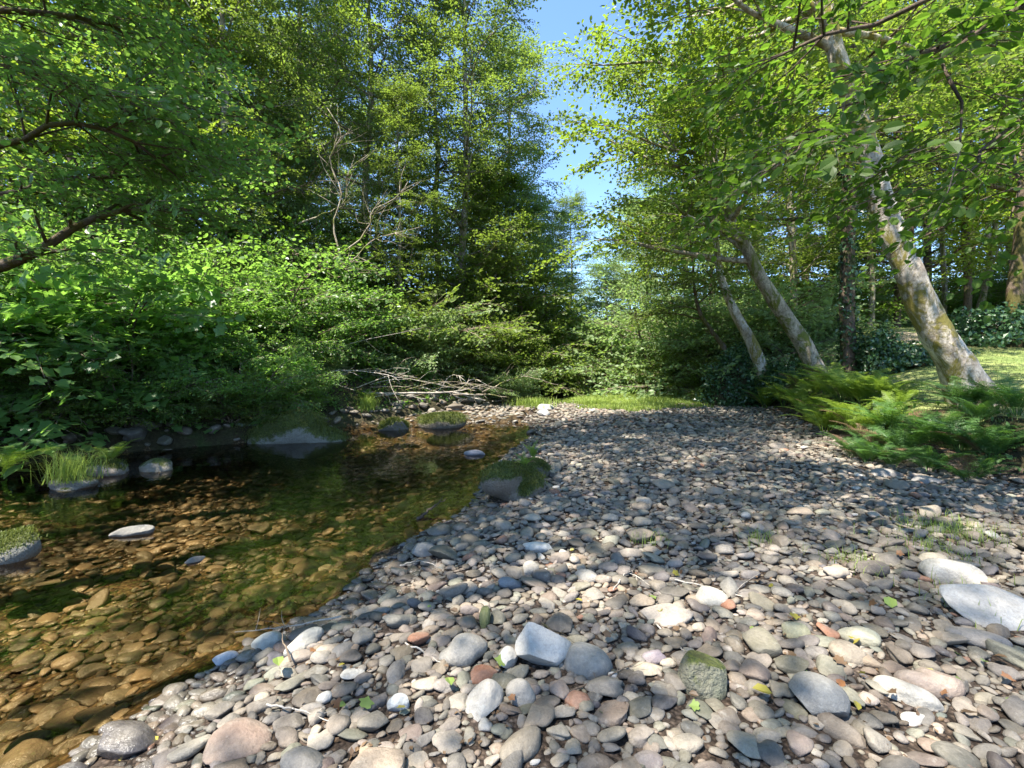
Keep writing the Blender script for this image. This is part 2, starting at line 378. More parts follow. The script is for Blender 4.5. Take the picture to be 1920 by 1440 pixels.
# ------------------------------------------------------------------ stones
def icosphere(sub):
    t = (1 + 5 ** .5) / 2
    V = np.array([(-1, t, 0), (1, t, 0), (-1, -t, 0), (1, -t, 0), (0, -1, t), (0, 1, t), (0, -1, -t), (0, 1, -t), (t, 0, -1), (t, 0, 1), (-t, 0, -1), (-t, 0, 1)], float)
    T = np.array([(0, 11, 5), (0, 5, 1), (0, 1, 7), (0, 7, 10), (0, 10, 11), (1, 5, 9), (5, 11, 4), (11, 10, 2), (10, 7, 6), (7, 1, 8), (3, 9, 4), (3, 4, 2), (3, 2, 6), (3, 6, 8), (3, 8, 9), (4, 9, 5), (2, 4, 11), (6, 2, 10), (8, 6, 7), (9, 8, 1)])
    V /= np.linalg.norm(V[0])
    for _ in range(sub):
        V = list(V); cache = {}; nT = []
        def mid(a, b):
            k = (min(a, b), max(a, b))
            if k not in cache:
                m = V[a] + V[b]; V.append(m / np.linalg.norm(m)); cache[k] = len(V) - 1
            return cache[k]
        for a, b, c in T:
            x, y, z = mid(a, b), mid(b, c), mid(c, a); nT += [(a, x, z), (b, y, x), (c, z, y), (x, y, z)]
        V = np.array(V); T = np.array(nT)
    return V, T
ICO = {s: icosphere(s) for s in (1, 2, 3)}
def stone_shape(sub, rng, angular=0.0, lump=.16):
    V, T = ICO[sub]; V = V.copy()
    # water-worn: superellipsoid plus low-frequency lumps
    n = V / np.linalg.norm(V, axis=1)[:, None]
    r = np.ones(len(V))
    for _ in range(5):
        d = norm(rng.normal(size=3)); f = rng.uniform(.8, 2.0); r += lump * .5 * np.sin(n @ d * f * 2 + rng.uniform(0, 6.28))
    V = n * r[:, None]
    # planes cut facets
    k = int(3 + angular * 9)
    for _ in range(k):
        d = norm(rng.normal(size=3)); lim = rng.uniform(.62, .95) if angular else rng.uniform(.82, 1.05)
        s = V @ d; over = s > lim; V[over] -= ((s[over] - lim) * (.95 if angular else .75))[:, None] * d
    V /= np.abs(V).max(0)
    return V, T
rs = np.random.default_rng(7)
SH = {s: [stone_shape(s, rs, 0.0 if i < 3 else rs.uniform(.35, 1.0), rs.uniform(.14, .34)) for i in range(12)] for s in (1, 2)}
def rot_zyx(rz, ry, rx):
    cz, sz, cy_, sy, cx_, sx = np.cos(rz), np.sin(rz), np.cos(ry), np.sin(ry), np.cos(rx), np.sin(rx)
    return np.array([[cz * cy_, cz * sy * sx - sz * cx_, cz * sy * cx_ + sz * sx], [sz * cy_, sz * sy * sx + cz * cx_, sz * sy * cx_ - cz * sx], [-sy, cy_ * sx, cy_ * cx_]])

PAL = np.array([(.36, .33, .28), (.42, .385, .33), (.30, .28, .25), (.25, .245, .235), (.40, .36, .32), (.34, .29, .235), (.22, .215, .21), (.46, .43, .385), (.31, .25, .20), (.28, .29, .24), (.19, .175, .165), (.38, .32, .26)]) * np.array([.60, .555, .50])
RARE = np.array([(.26, .12, .07), (.12, .11, .115), (.15, .16, .13), (.42, .40, .36), (.09, .08, .07), (.08, .075, .07)])
BEDP = np.array([(.21, .155, .10), (.17, .125, .08), (.25, .19, .13), (.14, .11, .075), (.17, .145, .105), (.10, .085, .06)])

XR, YR, RES = (-9.5, 9.5), (.9, 24.0), .0125
occ = np.zeros((int((YR[1] - YR[0]) / RES), int((XR[1] - XR[0]) / RES)), bool)
def try_place(x, y, r, over=.86):
    j = int((x - XR[0]) / RES); i = int((y - YR[0]) / RES); q = max(1, int(r * over / RES))
    if i - q < 0 or j - q < 0 or i + q >= occ.shape[0] or j + q >= occ.shape[1]: return False
    s = occ[i - q:i + q + 1, j - q:j + q + 1]
    if s[0, q] or s[-1, q] or s[q, 0] or s[q, -1] or s[q, q]: return False
    k = int(q * .7)
    if s[q - k, q - k] or s[q + k, q + k] or s[q - k, q + k] or s[q + k, q - k]: return False
    yy, xx = np.ogrid[-q:q + 1, -q:q + 1]; s |= (xx * xx + yy * yy <= q * q)
    return True
def occupy(x, y, r): 
    try_place(x, y, r)

# special, distinctive stones are things of their own: (px, py centre, photo width px, depth-plane z, aspect, height ratio, yaw, kind, colour, material, label, group)
def named_stone(name, label, px, py, wpx, asp, hr, yaw, col, mat='stone', ang=0.0, seed=0, sink=.3, z0=None, cat='stone', tilt=(0, 0), lump=.16, wet=1.0, pts=None):
    rng = np.random.default_rng(1000 + seed)
    zz = 0.02 if z0 is None else z0
    for _ in range(4):
        Yd = (CAM_H - zz) * F / (py - HOR); x = (px - 960) / F * Yd
        if z0 is None: zz = H(x, Yd)
        else: break
    slant = Yd
    a = wpx / F * slant / 2
    V, T = stone_shape(3, rng, ang, lump)
    V = V * np.array([a, a * asp, a * hr])
    V = V @ rot_zyx(R(yaw), R(tilt[0]), R(tilt[1])).T
    g = Geo(); g.add(V, T, (1, 1, 1)); o = g.build(name, M[mat], smooth=True)
    o.location = (x, Yd, max(zz, H(x, Yd)) + a * hr * (1 - 2 * sink) * .9)
    o.color = (*col, wet)
    if ang > 0:
        md = o.modifiers.new('edges', 'EDGE_SPLIT'); md.split_angle = R(28)
    tag(o, label, cat)
    occupy(x, Yd, a * (.5 + .5 * asp) * .92)
    return o
GY = (.23, .225, .205); LG = (.29, .27, .235); WH = (.46, .445, .41); BR_ = (.30, .23, .17); DK = (.17, .165, .165)
NS = [
 ('white_rock', 'white angular broken rock with a sharp upright point among the foreground cobbles', 1015, 1235, 85, .85, .75, 20, WH, 'stone', .9, 1, .2, (25, -10)),
 ('white_rock', 'small white angular rock leaning on the left of the pointed white one', 955, 1245, 46, .7, .7, 60, WH, 'stone', .9, 2, .25, (0, 20)),
 ('cobble', 'large rounded beige cobble left of the white pointed rock', 868, 1232, 95, .75, .6, 10, LG, 'stone', 0, 3, .35, (0, 0)),
 ('cobble', 'large round pale grey cobble right of the white pointed rock', 1105, 1250, 98, .85, .6, 0, GY, 'stone', 0, 4, .35, (0, 0)),
 ('cobble', 'pale freckled cobble at the bottom edge below the white pointed rock', 912, 1322, 82, .85, .7, 40, (.42, .39, .34), 'stone', .3, 5, .3, (0, 0)),
 ('cobble', 'brown grey cobble touching the pale freckled one near the bottom edge', 975, 1305, 66, .85, .7, -30, (.27, .25, .22), 'stone', 0, 6, .3, (0, 0)),
 ('boulder', 'dark green mossy wedge shaped boulder in the right foreground', 1320, 1285, 105, .8, .75, 30, (.17, .18, .12), 'half_mossy', .5, 7, .35, (10, 5)),
 ('boulder', 'dark grey freckled triangular boulder at the bottom edge right of the mossy wedge', 1535, 1325, 100, .9, .75, -35, (.20, .20, .19), 'stone', .4, 8, .3, (0, 0)),
 ('slab', 'big pale triangular slab tilted on the cobbles at the right edge', 1870, 1160, 175, .72, .2, -32, (.40, .385, .36), 'stone', .7, 9, .1, (10, 20)),
 ('slab', 'long cream boulder just above the big triangular slab', 1785, 1088, 115, .5, .45, -12, (.42, .39, .335), 'stone', .3, 10, .3, (0, 0)),
 ('cobble', 'round grey cobble standing in the water edge left of the foreground', 505, 1212, 62, .9, .8, 0, (.38, .38, .33), 'stone', .2, 11, .3, (0, 0)),
 ('cobble', 'pale blue grey cobble half in the water beside the round grey one', 422, 1240, 46, .55, .6, 35, (.46, .48, .50), 'stone', .3, 12, .3, (0, 0)),
 ('cobble', 'long light grey cobble lying diagonally at the water edge', 575, 1212, 85, .42, .5, 55, (.42, .41, .36), 'stone', 0, 13, .3, (0, 0)),
 ('cobble', 'green algae stained cobble standing on edge above the white rocks', 910, 1172, 38, .55, 1.5, 80, (.15, .17, .04), 'stone', 0, 14, .25, (12, 0)),
 ('slab', 'flat cream slab in the sunny middle of the gravel bar', 1010, 1032, 66, .45, .3, -8, (.58, .55, .49), 'stone', .7, 15, .25, (0, 0)),
 ('cobble', 'blue dark cobble behind the sunny mid foreground cobbles', 955, 1100, 48, .6, .55, -10, (.21, .22, .24), 'stone', 0, 16, .3, (0, 0)),
 ('cobble', 'pale teardrop cobble right of the egg shaped one in the sun', 1100, 1085, 48, .75, .5, -40, LG, 'stone', 0, 17, .3, (0, 0)),
 ('cobble', 'egg shaped pale cobble in the sun above the dark cobble', 995, 1075, 40, .75, .75, 60, LG, 'stone', 0, 18, .3, (0, 0)),
 ('cobble', 'flat brown grey slab like cobble on the far right foreground', 1840, 1205, 105, .5, .35, -30, (.24, .215, .19), 'stone', .2, 19, .3, (0, 0)),
 ('cobble', 'olive and cream cobble right of the dark foreground shadow', 1610, 1200, 66, .7, .55, -38, (.38, .36, .26), 'stone', .1, 20, .3, (0, 0)),
 ('cobble', 'brown boulder like cobble touching the olive and cream one', 1590, 1235, 62, .8, .7, -20, (.24, .20, .15), 'stone', .2, 21, .3, (0, 0)),
 ('cobble', 'long cream cobble near the bottom right corner', 1700, 1310, 105, .42, .45, -42, (.47, .43, .36), 'stone', .1, 22, .3, (0, 0)),
 ('cobble', 'large pink brown cobble behind the long cream one near the bottom right', 1745, 1290, 110, .55, .55, -35, (.36, .27, .21), 'stone', .1, 23, .35, (0, 0)),
 ('cobble', 'yellowish rounded cobble in the shaded right foreground', 1490, 1190, 52, .8, .7, 0, (.36, .33, .20), 'stone', 0, 24, .3, (0, 0)),
 ('cobble', 'purple grey oval cobble right of the large round pale cobble', 1228, 1238, 50, .6, .55, 5, (.20, .165, .19), 'stone', 0, 25, .3, (0, 0)),
 ('cobble', 'large rounded beige cobble lit at its top left of the mossy wedge boulder', 1330, 1130, 64, .75, .65, -25, (.40, .37, .31), 'stone', .1, 26, .3, (0, 0)),
 ('cobble', 'pale grey boulder at the bottom edge left of centre', 745, 1325, 46, .9, .8, 0, (.40, .41, .40), 'stone', .3, 27, .3, (0, 0)),
 ('cobble', 'broad grey stone by the pool edge in the middle distance', 795, 1037, 60, .6, .5, 0, (.24, .23, .21), 'stone', .3, 28, .3, (0, 0)),
 ('cobble', 'bright red brown pebble in the centre foreground', 1064, 1226, 15, .9, .8, 0, (.38, .11, .05), 'stone', 0, 29, .1, (0, 0)),
]
for (nm, lb, px, py, wpx, asp, hr, yaw, col, mat, ang, sd, sink, tilt) in NS:
    named_stone(nm, lb, px, py, wpx * (1.2 if 'white' in nm else 1), asp, hr, yaw, col, mat, ang, sd, sink, tilt=tilt)
# boulders in and around the stream
BO = [
 ('boulder', 'moss covered boulder topped with small ferns where the gravel meets the pool', 962, 928, 124, .75, .66, 10, (.24, .19, .14), 'mossy', 0, 41, .2),
 ('boulder', 'dark boulder with moss cap tucked behind the moss covered one by the pool', 1000, 900, 62, .8, .8, -10, (.09, .085, .07), 'mossy', 0, 42, .15),
 ('boulder', 'long boulder with bright moss on top at the far edge of the pool', 562, 826, 175, .45, .37, 8, (.26, .25, .21), 'mossy', 0, 43, .18),
 ('boulder', 'grey boulder with thin moss left of the long mossy one at the far bank', 470, 824, 110, .7, .46, 0, (.20, .26, .22), 'half_mossy', .2, 44, .2),
 ('boulder', 'low flat boulder with grassy moss at the head of the pool', 826, 800, 98, .6, .30, 0, (.14, .12, .09), 'mossy', 0, 45, .2),
 ('boulder', 'dark mossy boulder left of the flat one at the head of the pool', 735, 805, 62, .7, .42, 0, (.15, .14, .12), 'mossy', .2, 46, .2),
 ('boulder', 'low domed boulder with moss rising alone from the pool on the left', 294, 880, 62, .75, .42, 0, (.30, .27, .22), 'half_mossy', 0, 47, .25),
 ('boulder', 'boulder carrying a small fern at the left of the pool', 205, 888, 80, .7, .38, 10, (.32, .29, .26), 'half_mossy', 0, 48, .25),
 ('boulder', 'crusty grey boulder with a grass tuft in the water at the left', 135, 915, 78, .7, .34, 10, (.24, .23, .20), 'half_mossy', 0, 49, .25),
 ('boulder', 'lichen covered boulder cut by the left edge of the picture', 8, 1045, 118, .8, .45, 20, (.20, .20, .17), 'half_mossy', .2, 50, .25),
 ('boulder', 'flat pointed grey boulder breaking the water surface in mid pool', 245, 1000, 82, .45, .20, 10, (.16, .155, .14), 'stone', .6, 51, .3),
 ('boulder', 'dark shard shaped stone breaking the surface of the shallow pool', 365, 1052, 34, .4, .3, 35, (.10, .09, .08), 'stone', .6, 52, .3),
 ('boulder', 'low dark blue grey stone in the still water near the gravel', 892, 852, 44, .45, .25, -5, (.22, .22, .25), 'stone', .1, 53, .3),
 ('boulder', 'pale rounded boulder at the end of the pool by the stone riffle', 1022, 779, 30, .8, .6, 0, (.45, .44, .42), 'stone', 0, 54, .25),
 ('boulder', 'pale cap shaped boulder furthest up the riffle of grey stones', 1022, 770, 34, .7, .5, 0, (.46, .45, .42), 'stone', 0, 55, .2),
 ('boulder', 'low mossy boulder at the foot of the left bank bushes', 60, 862, 110, .6, .3, 0, (.20, .19, .15), 'mossy', 0, 56, .2),
 ('boulder', 'grey slab stone under the left bank between pool and bushes', 318, 826, 50, .6, .3, 0, (.30, .29, .26), 'stone', .3, 57, .25),
 ('boulder', 'broad flat stone at the foot of the shaded ferns on the right', 1660, 892, 62, .5, .3, -5, (.20, .19, .18), 'stone', .3, 58, .3),
 ('boulder', 'long flat grey stone in front of the shaded ferns on the right', 1740, 904, 78, .35, .22, -3, (.24, .23, .22), 'stone', .3, 59, .3),
 ('boulder', 'brown mossy boulder beside the grass patch upstream', 1000, 752, 40, .8, .6, 0, (.20, .15, .09), 'mossy', 0, 60, .2),
]
BOULD = {}
for (nm, lb, px, py, wpx, asp, hr, yaw, col, mat, ang, sd, sink) in BO:
    inwater = sd in (43, 44, 45, 46, 47, 48, 49, 50, 51, 52, 53)
    o = named_stone(nm, lb, px, py, wpx, asp, hr, yaw, col, mat, ang, sd, sink, z0=WATER_Z if inwater else None, cat='boulder', lump=.22)
    if inwater:
        x, y_, _ = o.location; a = wpx / F * y_ / 2
        o.location.z = WATER_Z + a * hr * .25
        o.scale.z = 1.5
    BOULD[sd] = o

# packed cobbles and pebbles
def zone_of(x, y):
    return np.where(x < ip(y, WL) - .2, 3, np.where(x < ip(y, WR), 1, np.where(x < ip(y, BR) + .1, 0, 2)))
classes = [(.11, .15, .25, 24, 1.1), (.075, .11, 2.4, 24, 6), (.050, .075, 24, 24, 26), (.036, .055, 190, 17, 60), (.023, .036, 520, 8.5, 140), (.014, .023, 1500, 4.6, 120), (.009, .014, 1500, 3.0, 0)]
st = []
for (r0, r1, dens, ymax, bedd) in classes:
    # candidate area: view wedge with a margin
    y = None
    A = (YR[1] if ymax > YR[1] else ymax) - 1.1
    n = int(dens * 1.0 * (ymax - 1.1) * 12)
    yy = rs.uniform(1.1, ymax, n); xx = rs.uniform(-1.0, 1.0, n) * np.minimum(yy * 1.22 + .7, 9.2)
    keep = rs.uniform(0, 1, n) < np.minimum(yy * 1.22 + .7, 9.2) / 6
    yy, xx = yy[keep], xx[keep]; zo = zone_of(xx, yy)
    # fewer large stones towards the pool side, like the bar in the photograph
    for x, y, z in zip(xx, yy, zo):
        if z >= 2: continue
        if z == 1 and rs.uniform() > max(.03, bedd / max(dens, 1e-3)) * 1.6: continue
        r = rs.uniform(r0, r1)
        if z == 1 and r > .04: r *= 1.15
        rad = r * 1.0
        if try_place(x, y, rad, .80): st.append((x, y, r, z, r0))
st = np.array(st)
print('stones', len(st), [(c[0], int((st[:, 4] == c[0]).sum())) for c in classes])
app = st[:, 2] / st[:, 1]
infr = np.abs(st[:, 0] / st[:, 1]) < 1.13
nr = len(st)
asp = rs.uniform(.52, .95, nr); hr = rs.uniform(.28, .60, nr)
yaw = rs.uniform(0, np.pi, nr)
yaw = np.where(rs.uniform(size=nr) < .45, rs.normal(.35, .4, nr), yaw)
tx = rs.normal(0, .16, nr); ty = rs.normal(0, .16, nr)
zz = height(st[:, 0], st[:, 1])
vi = rs.integers(0, 12, nr); hr[vi >= 9] *= .9
colr = PAL[rs.integers(0, len(PAL), nr)] * rs.uniform(.50, 1.38, (nr, 1)) + rs.normal(0, .004, (nr, 3))
rare = rs.uniform(size=nr) < .05; colr[rare] = RARE[rs.integers(0, len(RARE), rare.sum())]
bedm = st[:, 3] == 1
colr[bedm] = BEDP[rs.integers(0, len(BEDP), bedm.sum())] * rs.uniform(.75, 1.3, (bedm.sum(), 1))
weirm = bedm & (st[:, 1] > 10.2); colr[weirm] = PAL[rs.integers(0, len(PAL), weirm.sum())] * .9
zc = zz + st[:, 2] * hr * rs.uniform(.15, .75, nr)
bd = st[:, 2] * hr; sub_ = bedm & ~weirm & (rs.uniform(size=nr) < .965)
zc = np.where(sub_, np.minimum(zc, WATER_Z - .012 - bd), zc)
wet = 1 - np.clip((WATER_Z + .075 + rs.normal(0, .012, nr) - zc) / .04, 0, 1)           # 0 = wet
colr = colr * (.55 + .45 * wet)[:, None] if False else np.where(bedm[:, None], colr, colr * (.5 + .5 * wet)[:, None])
colr = np.clip(colr, .02, .75)
order = np.argsort(-(app * infr))
single = np.zeros(nr, bool)
gsel = [i for i in order if not bedm[i]][:300]; bsel = [i for i in order if bedm[i]][:220]
single[gsel] = True; single[bsel] = True
big_mesh = []
for k, (V, T) in enumerate([stone_shape(2, rs, 0.0 if i < 3 else rs.uniform(.35, 1.0), rs.uniform(.14, .34)) for i in range(14)]):
    g = Geo(); g.add(V, T, (1, 1, 1)); big_mesh.append(g.mesh('stone', [M['stone']], True))
for i in np.where(single)[0]:
    o = D.objects.new('stone' if bedm[i] else 'cobble', big_mesh[rs.integers(0, 14)]); COL.objects.link(o)
    x, y, r = st[i, :3]; o.parent = stream_bed if bedm[i] else gravel_bar
    o.location = (x, y, zc[i]); o.rotation_euler = (tx[i], ty[i], yaw[i]); o.scale = (r * 1.14, r * asp[i] * 1.14, r * hr[i])
    o.color = (*colr[i], wet[i])
for zn, name, par in ((0, 'pebbles', gravel_bar), (1, 'submerged_pebbles', stream_bed)):
    g = Geo()
    for sub in (1, 2):
        for v in range(12):
            sel = np.where((~single) & (st[:, 3] == zn) & (vi == v) & (((app > .022) & infr) == (sub == 2)))[0]
            if len(sel) == 0: continue
            V, T = SH[sub][v]
            rot = np.array([rot_zyx(yaw[i], ty[i], tx[i]) for i in sel])
            sc = np.stack([st[sel, 2] * 1.14, st[sel, 2] * asp[sel] * 1.14, st[sel, 2] * hr[sel]], -1)
            VV = np.einsum('nij,nvj->nvi', rot, V[None] * sc[:, None]) + np.stack([st[sel, 0], st[sel, 1], zc[sel]], -1)[:, None]
            TT = T[None] + (np.arange(len(sel)) * len(V))[:, None, None]
            CC = np.repeat(np.hstack([colr[sel], wet[sel][:, None]]), len(V), axis=0)
            g.add(VV.reshape(-1, 3), TT.reshape(-1, 3), CC)
    o = g.build(name, M['stones'], par, smooth=True); tag(o, kind='stuff')

g = Geo(); rb = np.random.default_rng(17)
for k in range(420):
    y = rb.uniform(4.6, 14); x = float(ip(y, WL)) + rb.normal(-.15, .32); r = rb.uniform(.04, .17) * (1 if rb.uniform() < .8 else 1.5)
    if not try_place(x, y, r, .7): continue
    V, T = SH[2][rb.integers(12)]; V = (V * [r * 1.2, r * rb.uniform(.6, 1), r * rb.uniform(.45, .75)]) @ rot_zyx(rb.uniform(0, 6.28), rb.normal(0, .2), rb.normal(0, .2)).T
    c = PAL[rb.integers(len(PAL))] * rb.uniform(.5, 1.0)
    o = D.objects.new('bank_stone', big_mesh[rb.integers(0, 14)]); COL.objects.link(o); o.parent = forest_floor
    o.location = (x, y, H(x, y) + r * .25); o.scale = (r * 1.2, r * .85, r * .6); o.rotation_euler = (rb.normal(0, .2), rb.normal(0, .2), rb.uniform(0, 6.28)); o.color = (*c, .6)

# ------------------------------------------------------------------ foliage kit
def leaf_outline(kind):
    if kind == 'diamond':
        V = np.array([(0, 0, 0), (.42, .34, .07), (1, 0, -.05), (.42, -.34, .07)]); T = [(0, 2, 1), (0, 3, 2)]
    elif kind == 'oval':
        V = np.array([(0, 0, 0), (.25, .30, .06), (.68, .30, .05), (1, 0, -.08), (.68, -.30, .05), (.25, -.30, .06)]); T = [(0, 3, 2), (0, 2, 1), (0, 5, 4), (0, 4, 3)]
    elif kind == 'long':
        V = np.array([(0, 0, 0), (.35, .13, .03), (1, 0, -.12), (.35, -.13, .03)]); T = [(0, 2, 1), (0, 3, 2)]
    elif kind == 'needle':
        V = np.array([(0, .04, 0), (1, 0, -.05), (0, -.04, 0)]); T = [(0, 1, 2)]
    elif kind == 'lobed':
        a = [(0, 0), (-.10, .22), (.05, .42), (.30, .38), (.42, .62), (.62, .40), (.72, .22), (1.05, 0)]
        o = a + [(x, -y) for x, y in a[-2:0:-1]]
        V = np.array([(.38, 0, .0)] + [(x, y, .10 * abs(y) - .08 * max(0, x - .4)) for x, y in o]); n = len(o)
        T = [(0, 1 + (k + 1) % n, 1 + k) for k in range(n)]
    return V.astype(float), np.array(T)

def frame(xd, zd):
    xd = norm(xd); zd = zd - xd * (zd @ xd); zd = norm(zd); return np.stack([xd, np.cross(zd, xd), zd], -1)

def make_spray(rng, kind, n, Ls, leaf, tilt=.45, droop=.25, side=5, spread=.9):
    """leafy twig along +x; returns leaf arrays and twig arrays"""
    LV, LT = leaf_outline(kind); out = Geo(); tw = Geo()
    axes = [(np.array([0, 0, 0.]), np.array([1, 0, 0.]), Ls)]
    for k in range(side):
        s = .15 + .75 * k / max(1, side - 1); a = (1 if k % 2 else -1) * rng.uniform(.6, 1.05) * spread
        axes.append((np.array([s * Ls, 0, -droop * Ls * s * s]), norm([math.cos(a), math.sin(a), rng.uniform(-.25, .2)]), Ls * (.55 - .25 * s)))
    tot = sum(a[2] for a in axes)
    for (p0, d, Lx) in axes:
        tip = p0 + d * Lx + np.array([0, 0, -droop * Lx])
        V, T = tube(np.array([p0, (p0 + tip) / 2 + [0, 0, .06 * Lx], tip]), [Lx * .008, Lx * .006, Lx * .002], 3, cap=False); tw.add(V, T, (.5, .5, .5))
        m = max(2, int(round(n * Lx / tot)))
        for k in range(m):
            s = (k + rng.uniform(.2, 1)) / m; p = p0 + d * Lx * s + np.array([0, 0, -droop * Lx * s * s])
            a = (1 if k % 2 else -1) * rng.uniform(.4, 1.3)
            dd = np.array([d[0] * math.cos(a) - d[1] * math.sin(a), d[0] * math.sin(a) + d[1] * math.cos(a), rng.uniform(-.55, .15)])
            zd = norm(np.array([rng.normal(0, tilt), rng.normal(0, tilt), 1]))
            sz = leaf * rng.uniform(.65, 1.15)
            Rm = frame(dd, zd)
            out.add((LV * sz) @ Rm.T + p + rng.normal(0, .02, 3) * Ls, LT, (rng.uniform(), .5, rng.uniform()))
    return [np.concatenate(out.V), np.concatenate(out.T), np.concatenate(out.C)], [np.concatenate(tw.V), np.concatenate(tw.T)]

rk = np.random.default_rng(11)
KIT = {
 'alder': [make_spray(rk, 'diamond', 46, 1.0, .108, tilt=.6) for _ in range(5)],
 'alder_near': [make_spray(rk, 'oval', 34, .85, .085) for _ in range(5)],
 'maple': [make_spray(rk, 'oval', 38, .9, .10, droop=.35, tilt=.6) for _ in range(5)],
 'far': [make_spray(rk, 'diamond', 42, 1.35, .165, side=5, tilt=.6) for _ in range(4)],
 'willow': [make_spray(rk, 'diamond', 44, .8, .085, droop=.0, tilt=.9) for _ in range(5)],
 'shrub': [make_spray(rk, 'oval', 36, .72, .075, droop=.1, tilt=.65) for _ in range(5)],
 'lobed': [make_spray(rk, 'lobed', 20, .62, .105, droop=.2, side=4, tilt=.35) for _ in range(5)],
 'overhang': [make_spray(rk, 'oval', 26, .65, .095, droop=.4, tilt=.6, side=4) for _ in range(5)],
 'needle': [make_spray(rk, 'long', 90, 1.2, .13, droop=.35, tilt=.3, side=7, spread=.8) for _ in range(4)],
}

class Plant:
    """collects sprays and wood; crown and limbs are built as parts"""
    def __init__(s, kit, rng, scale=1.0): s.kit = KIT[kit]; s.rng = rng; s.sp = []; s.wood = []; s.sc = scale
    def spray(s, p, d, sc=1.0, up=None, tint=None):
        zd = np.array([0, 0, 1.]) if up is None else up
        if abs(norm(d)[2]) > .95: zd = norm(np.array([1, .3, .2]))
        s.sp.append((int(s.rng.integers(len(s.kit))), frame(d, zd + s.rng.normal(0, .45, 3)) * s.sc * sc, np.asarray(p), s.rng.uniform() if tint is None else tint))
    def limb(s, p, d, Ln, r, nsub=6, subl=.45, curve=.3, leafy=.25, nsp=3, droop=0, kink=.12, ssc=1.0, split=True):
        rng = s.rng; d = norm(d); n = 7; pts = [np.asarray(p, float)]
        for k in range(n - 1):
            d = norm(d + np.array([0, 0, curve / n]) + rng.normal(0, kink, 3) + np.array([0, 0, -droop * (k / n)])); pts.append(pts[-1] + d * Ln / (n - 1))
        return s.limb_path(np.array(pts), r, nsub, subl, leafy, nsp, ssc, Ln)
    def limb_path(s, pts, r, nsub=6, subl=.45, leafy=.25, nsp=3, ssc=1.0, Ln=None, updir=.15, sides=6):
        rng = s.rng; pts = resample(pts, max(8, len(pts) * 2)); n = len(pts)
        Ln = Ln or np.linalg.norm(np.diff(pts, axis=0), axis=1).sum()
        w = Geo(); V, T = tube(pts, np.linspace(r, r * .22, n), sides, rng, .12); w.add(V, T, (.5, .5, .5))
        for k in range(nsub):
            f = leafy + (1 - leafy) * (k + rng.uniform(.1, .9)) / nsub; i = min(n - 2, int(f * (n - 1))); q = pts[i]; dd = norm(pts[i + 1] - pts[i])
            h = norm(np.cross(dd, [0, 0, 1]) + 1e-3); sg = 1 if k % 2 else -1
            ang = rng.uniform(.5, 1.1); sd = norm(dd * math.cos(ang) + h * sg * math.sin(ang) + np.array([0, 0, rng.normal(updir, .25)]))
            sl = Ln * subl * rng.uniform(.5, 1.05) * (1 - .45 * f)
            e = q + sd * sl + np.array([0, 0, -.08 * sl]); mid = (q + e) / 2 + np.array([0, 0, .06 * sl]) + rng.normal(0, .04, 3) * sl
            V, T = tube(resample([q, mid, e], 5), np.linspace(r * .32, r * .08, 5), 4, cap=False); w.add(V, T, (.5, .5, .5))
            for m in range(nsp):
                g = (m + 1) / nsp; pp = q * (1 - g) ** 2 + 2 * mid * g * (1 - g) + e * g * g
                a = rng.normal(0, .65); ca, sa = math.cos(a), math.sin(a)
                s.spray(pp, np.array([sd[0] * ca - sd[1] * sa, sd[0] * sa + sd[1] * ca, sd[2] * .5 - .05]), ssc * rng.uniform(.75, 1.2))
        s.spray(pts[-1], pts[-1] - pts[-2], ssc)
        s.wood.append(w); return pts
    def crown(s, name, leafmat, twigmat, parent):
        g = Geo(); tints = np.array([x[3] for x in s.sp]); var = np.array([x[0] for x in s.sp])
        Rm = np.array([x[1] for x in s.sp]); Pm = np.array([x[2] for x in s.sp])
        for v, (lf, tw) in enumerate(s.kit):
            sel = np.where(var == v)[0]
            if len(sel) == 0: continue
            for (V, T, C, m) in ((lf[0], lf[1], lf[2], 0), (tw[0], tw[1], None, 1)):
                VV = np.einsum('nij,vj->nvi', Rm[sel], V) + Pm[sel][:, None]
                TT = T[None] + (np.arange(len(sel)) * len(V))[:, None, None]
                if C is not None:
                    CC = np.tile(C[None], (len(sel), 1, 1)); CC[:, :, 1] = tints[sel][:, None]; CC = CC.reshape(-1, 3)
                else: CC = np.full((len(sel) * len(V), 3), .5)
                g.add(VV.reshape(-1, 3), TT.reshape(-1, 3), CC, m)
        return g.build(name, [leafmat, twigmat], parent)
    def build_wood(s, name, mat, parent):
        for w in s.wood: w.build(name, mat, parent, smooth=True)

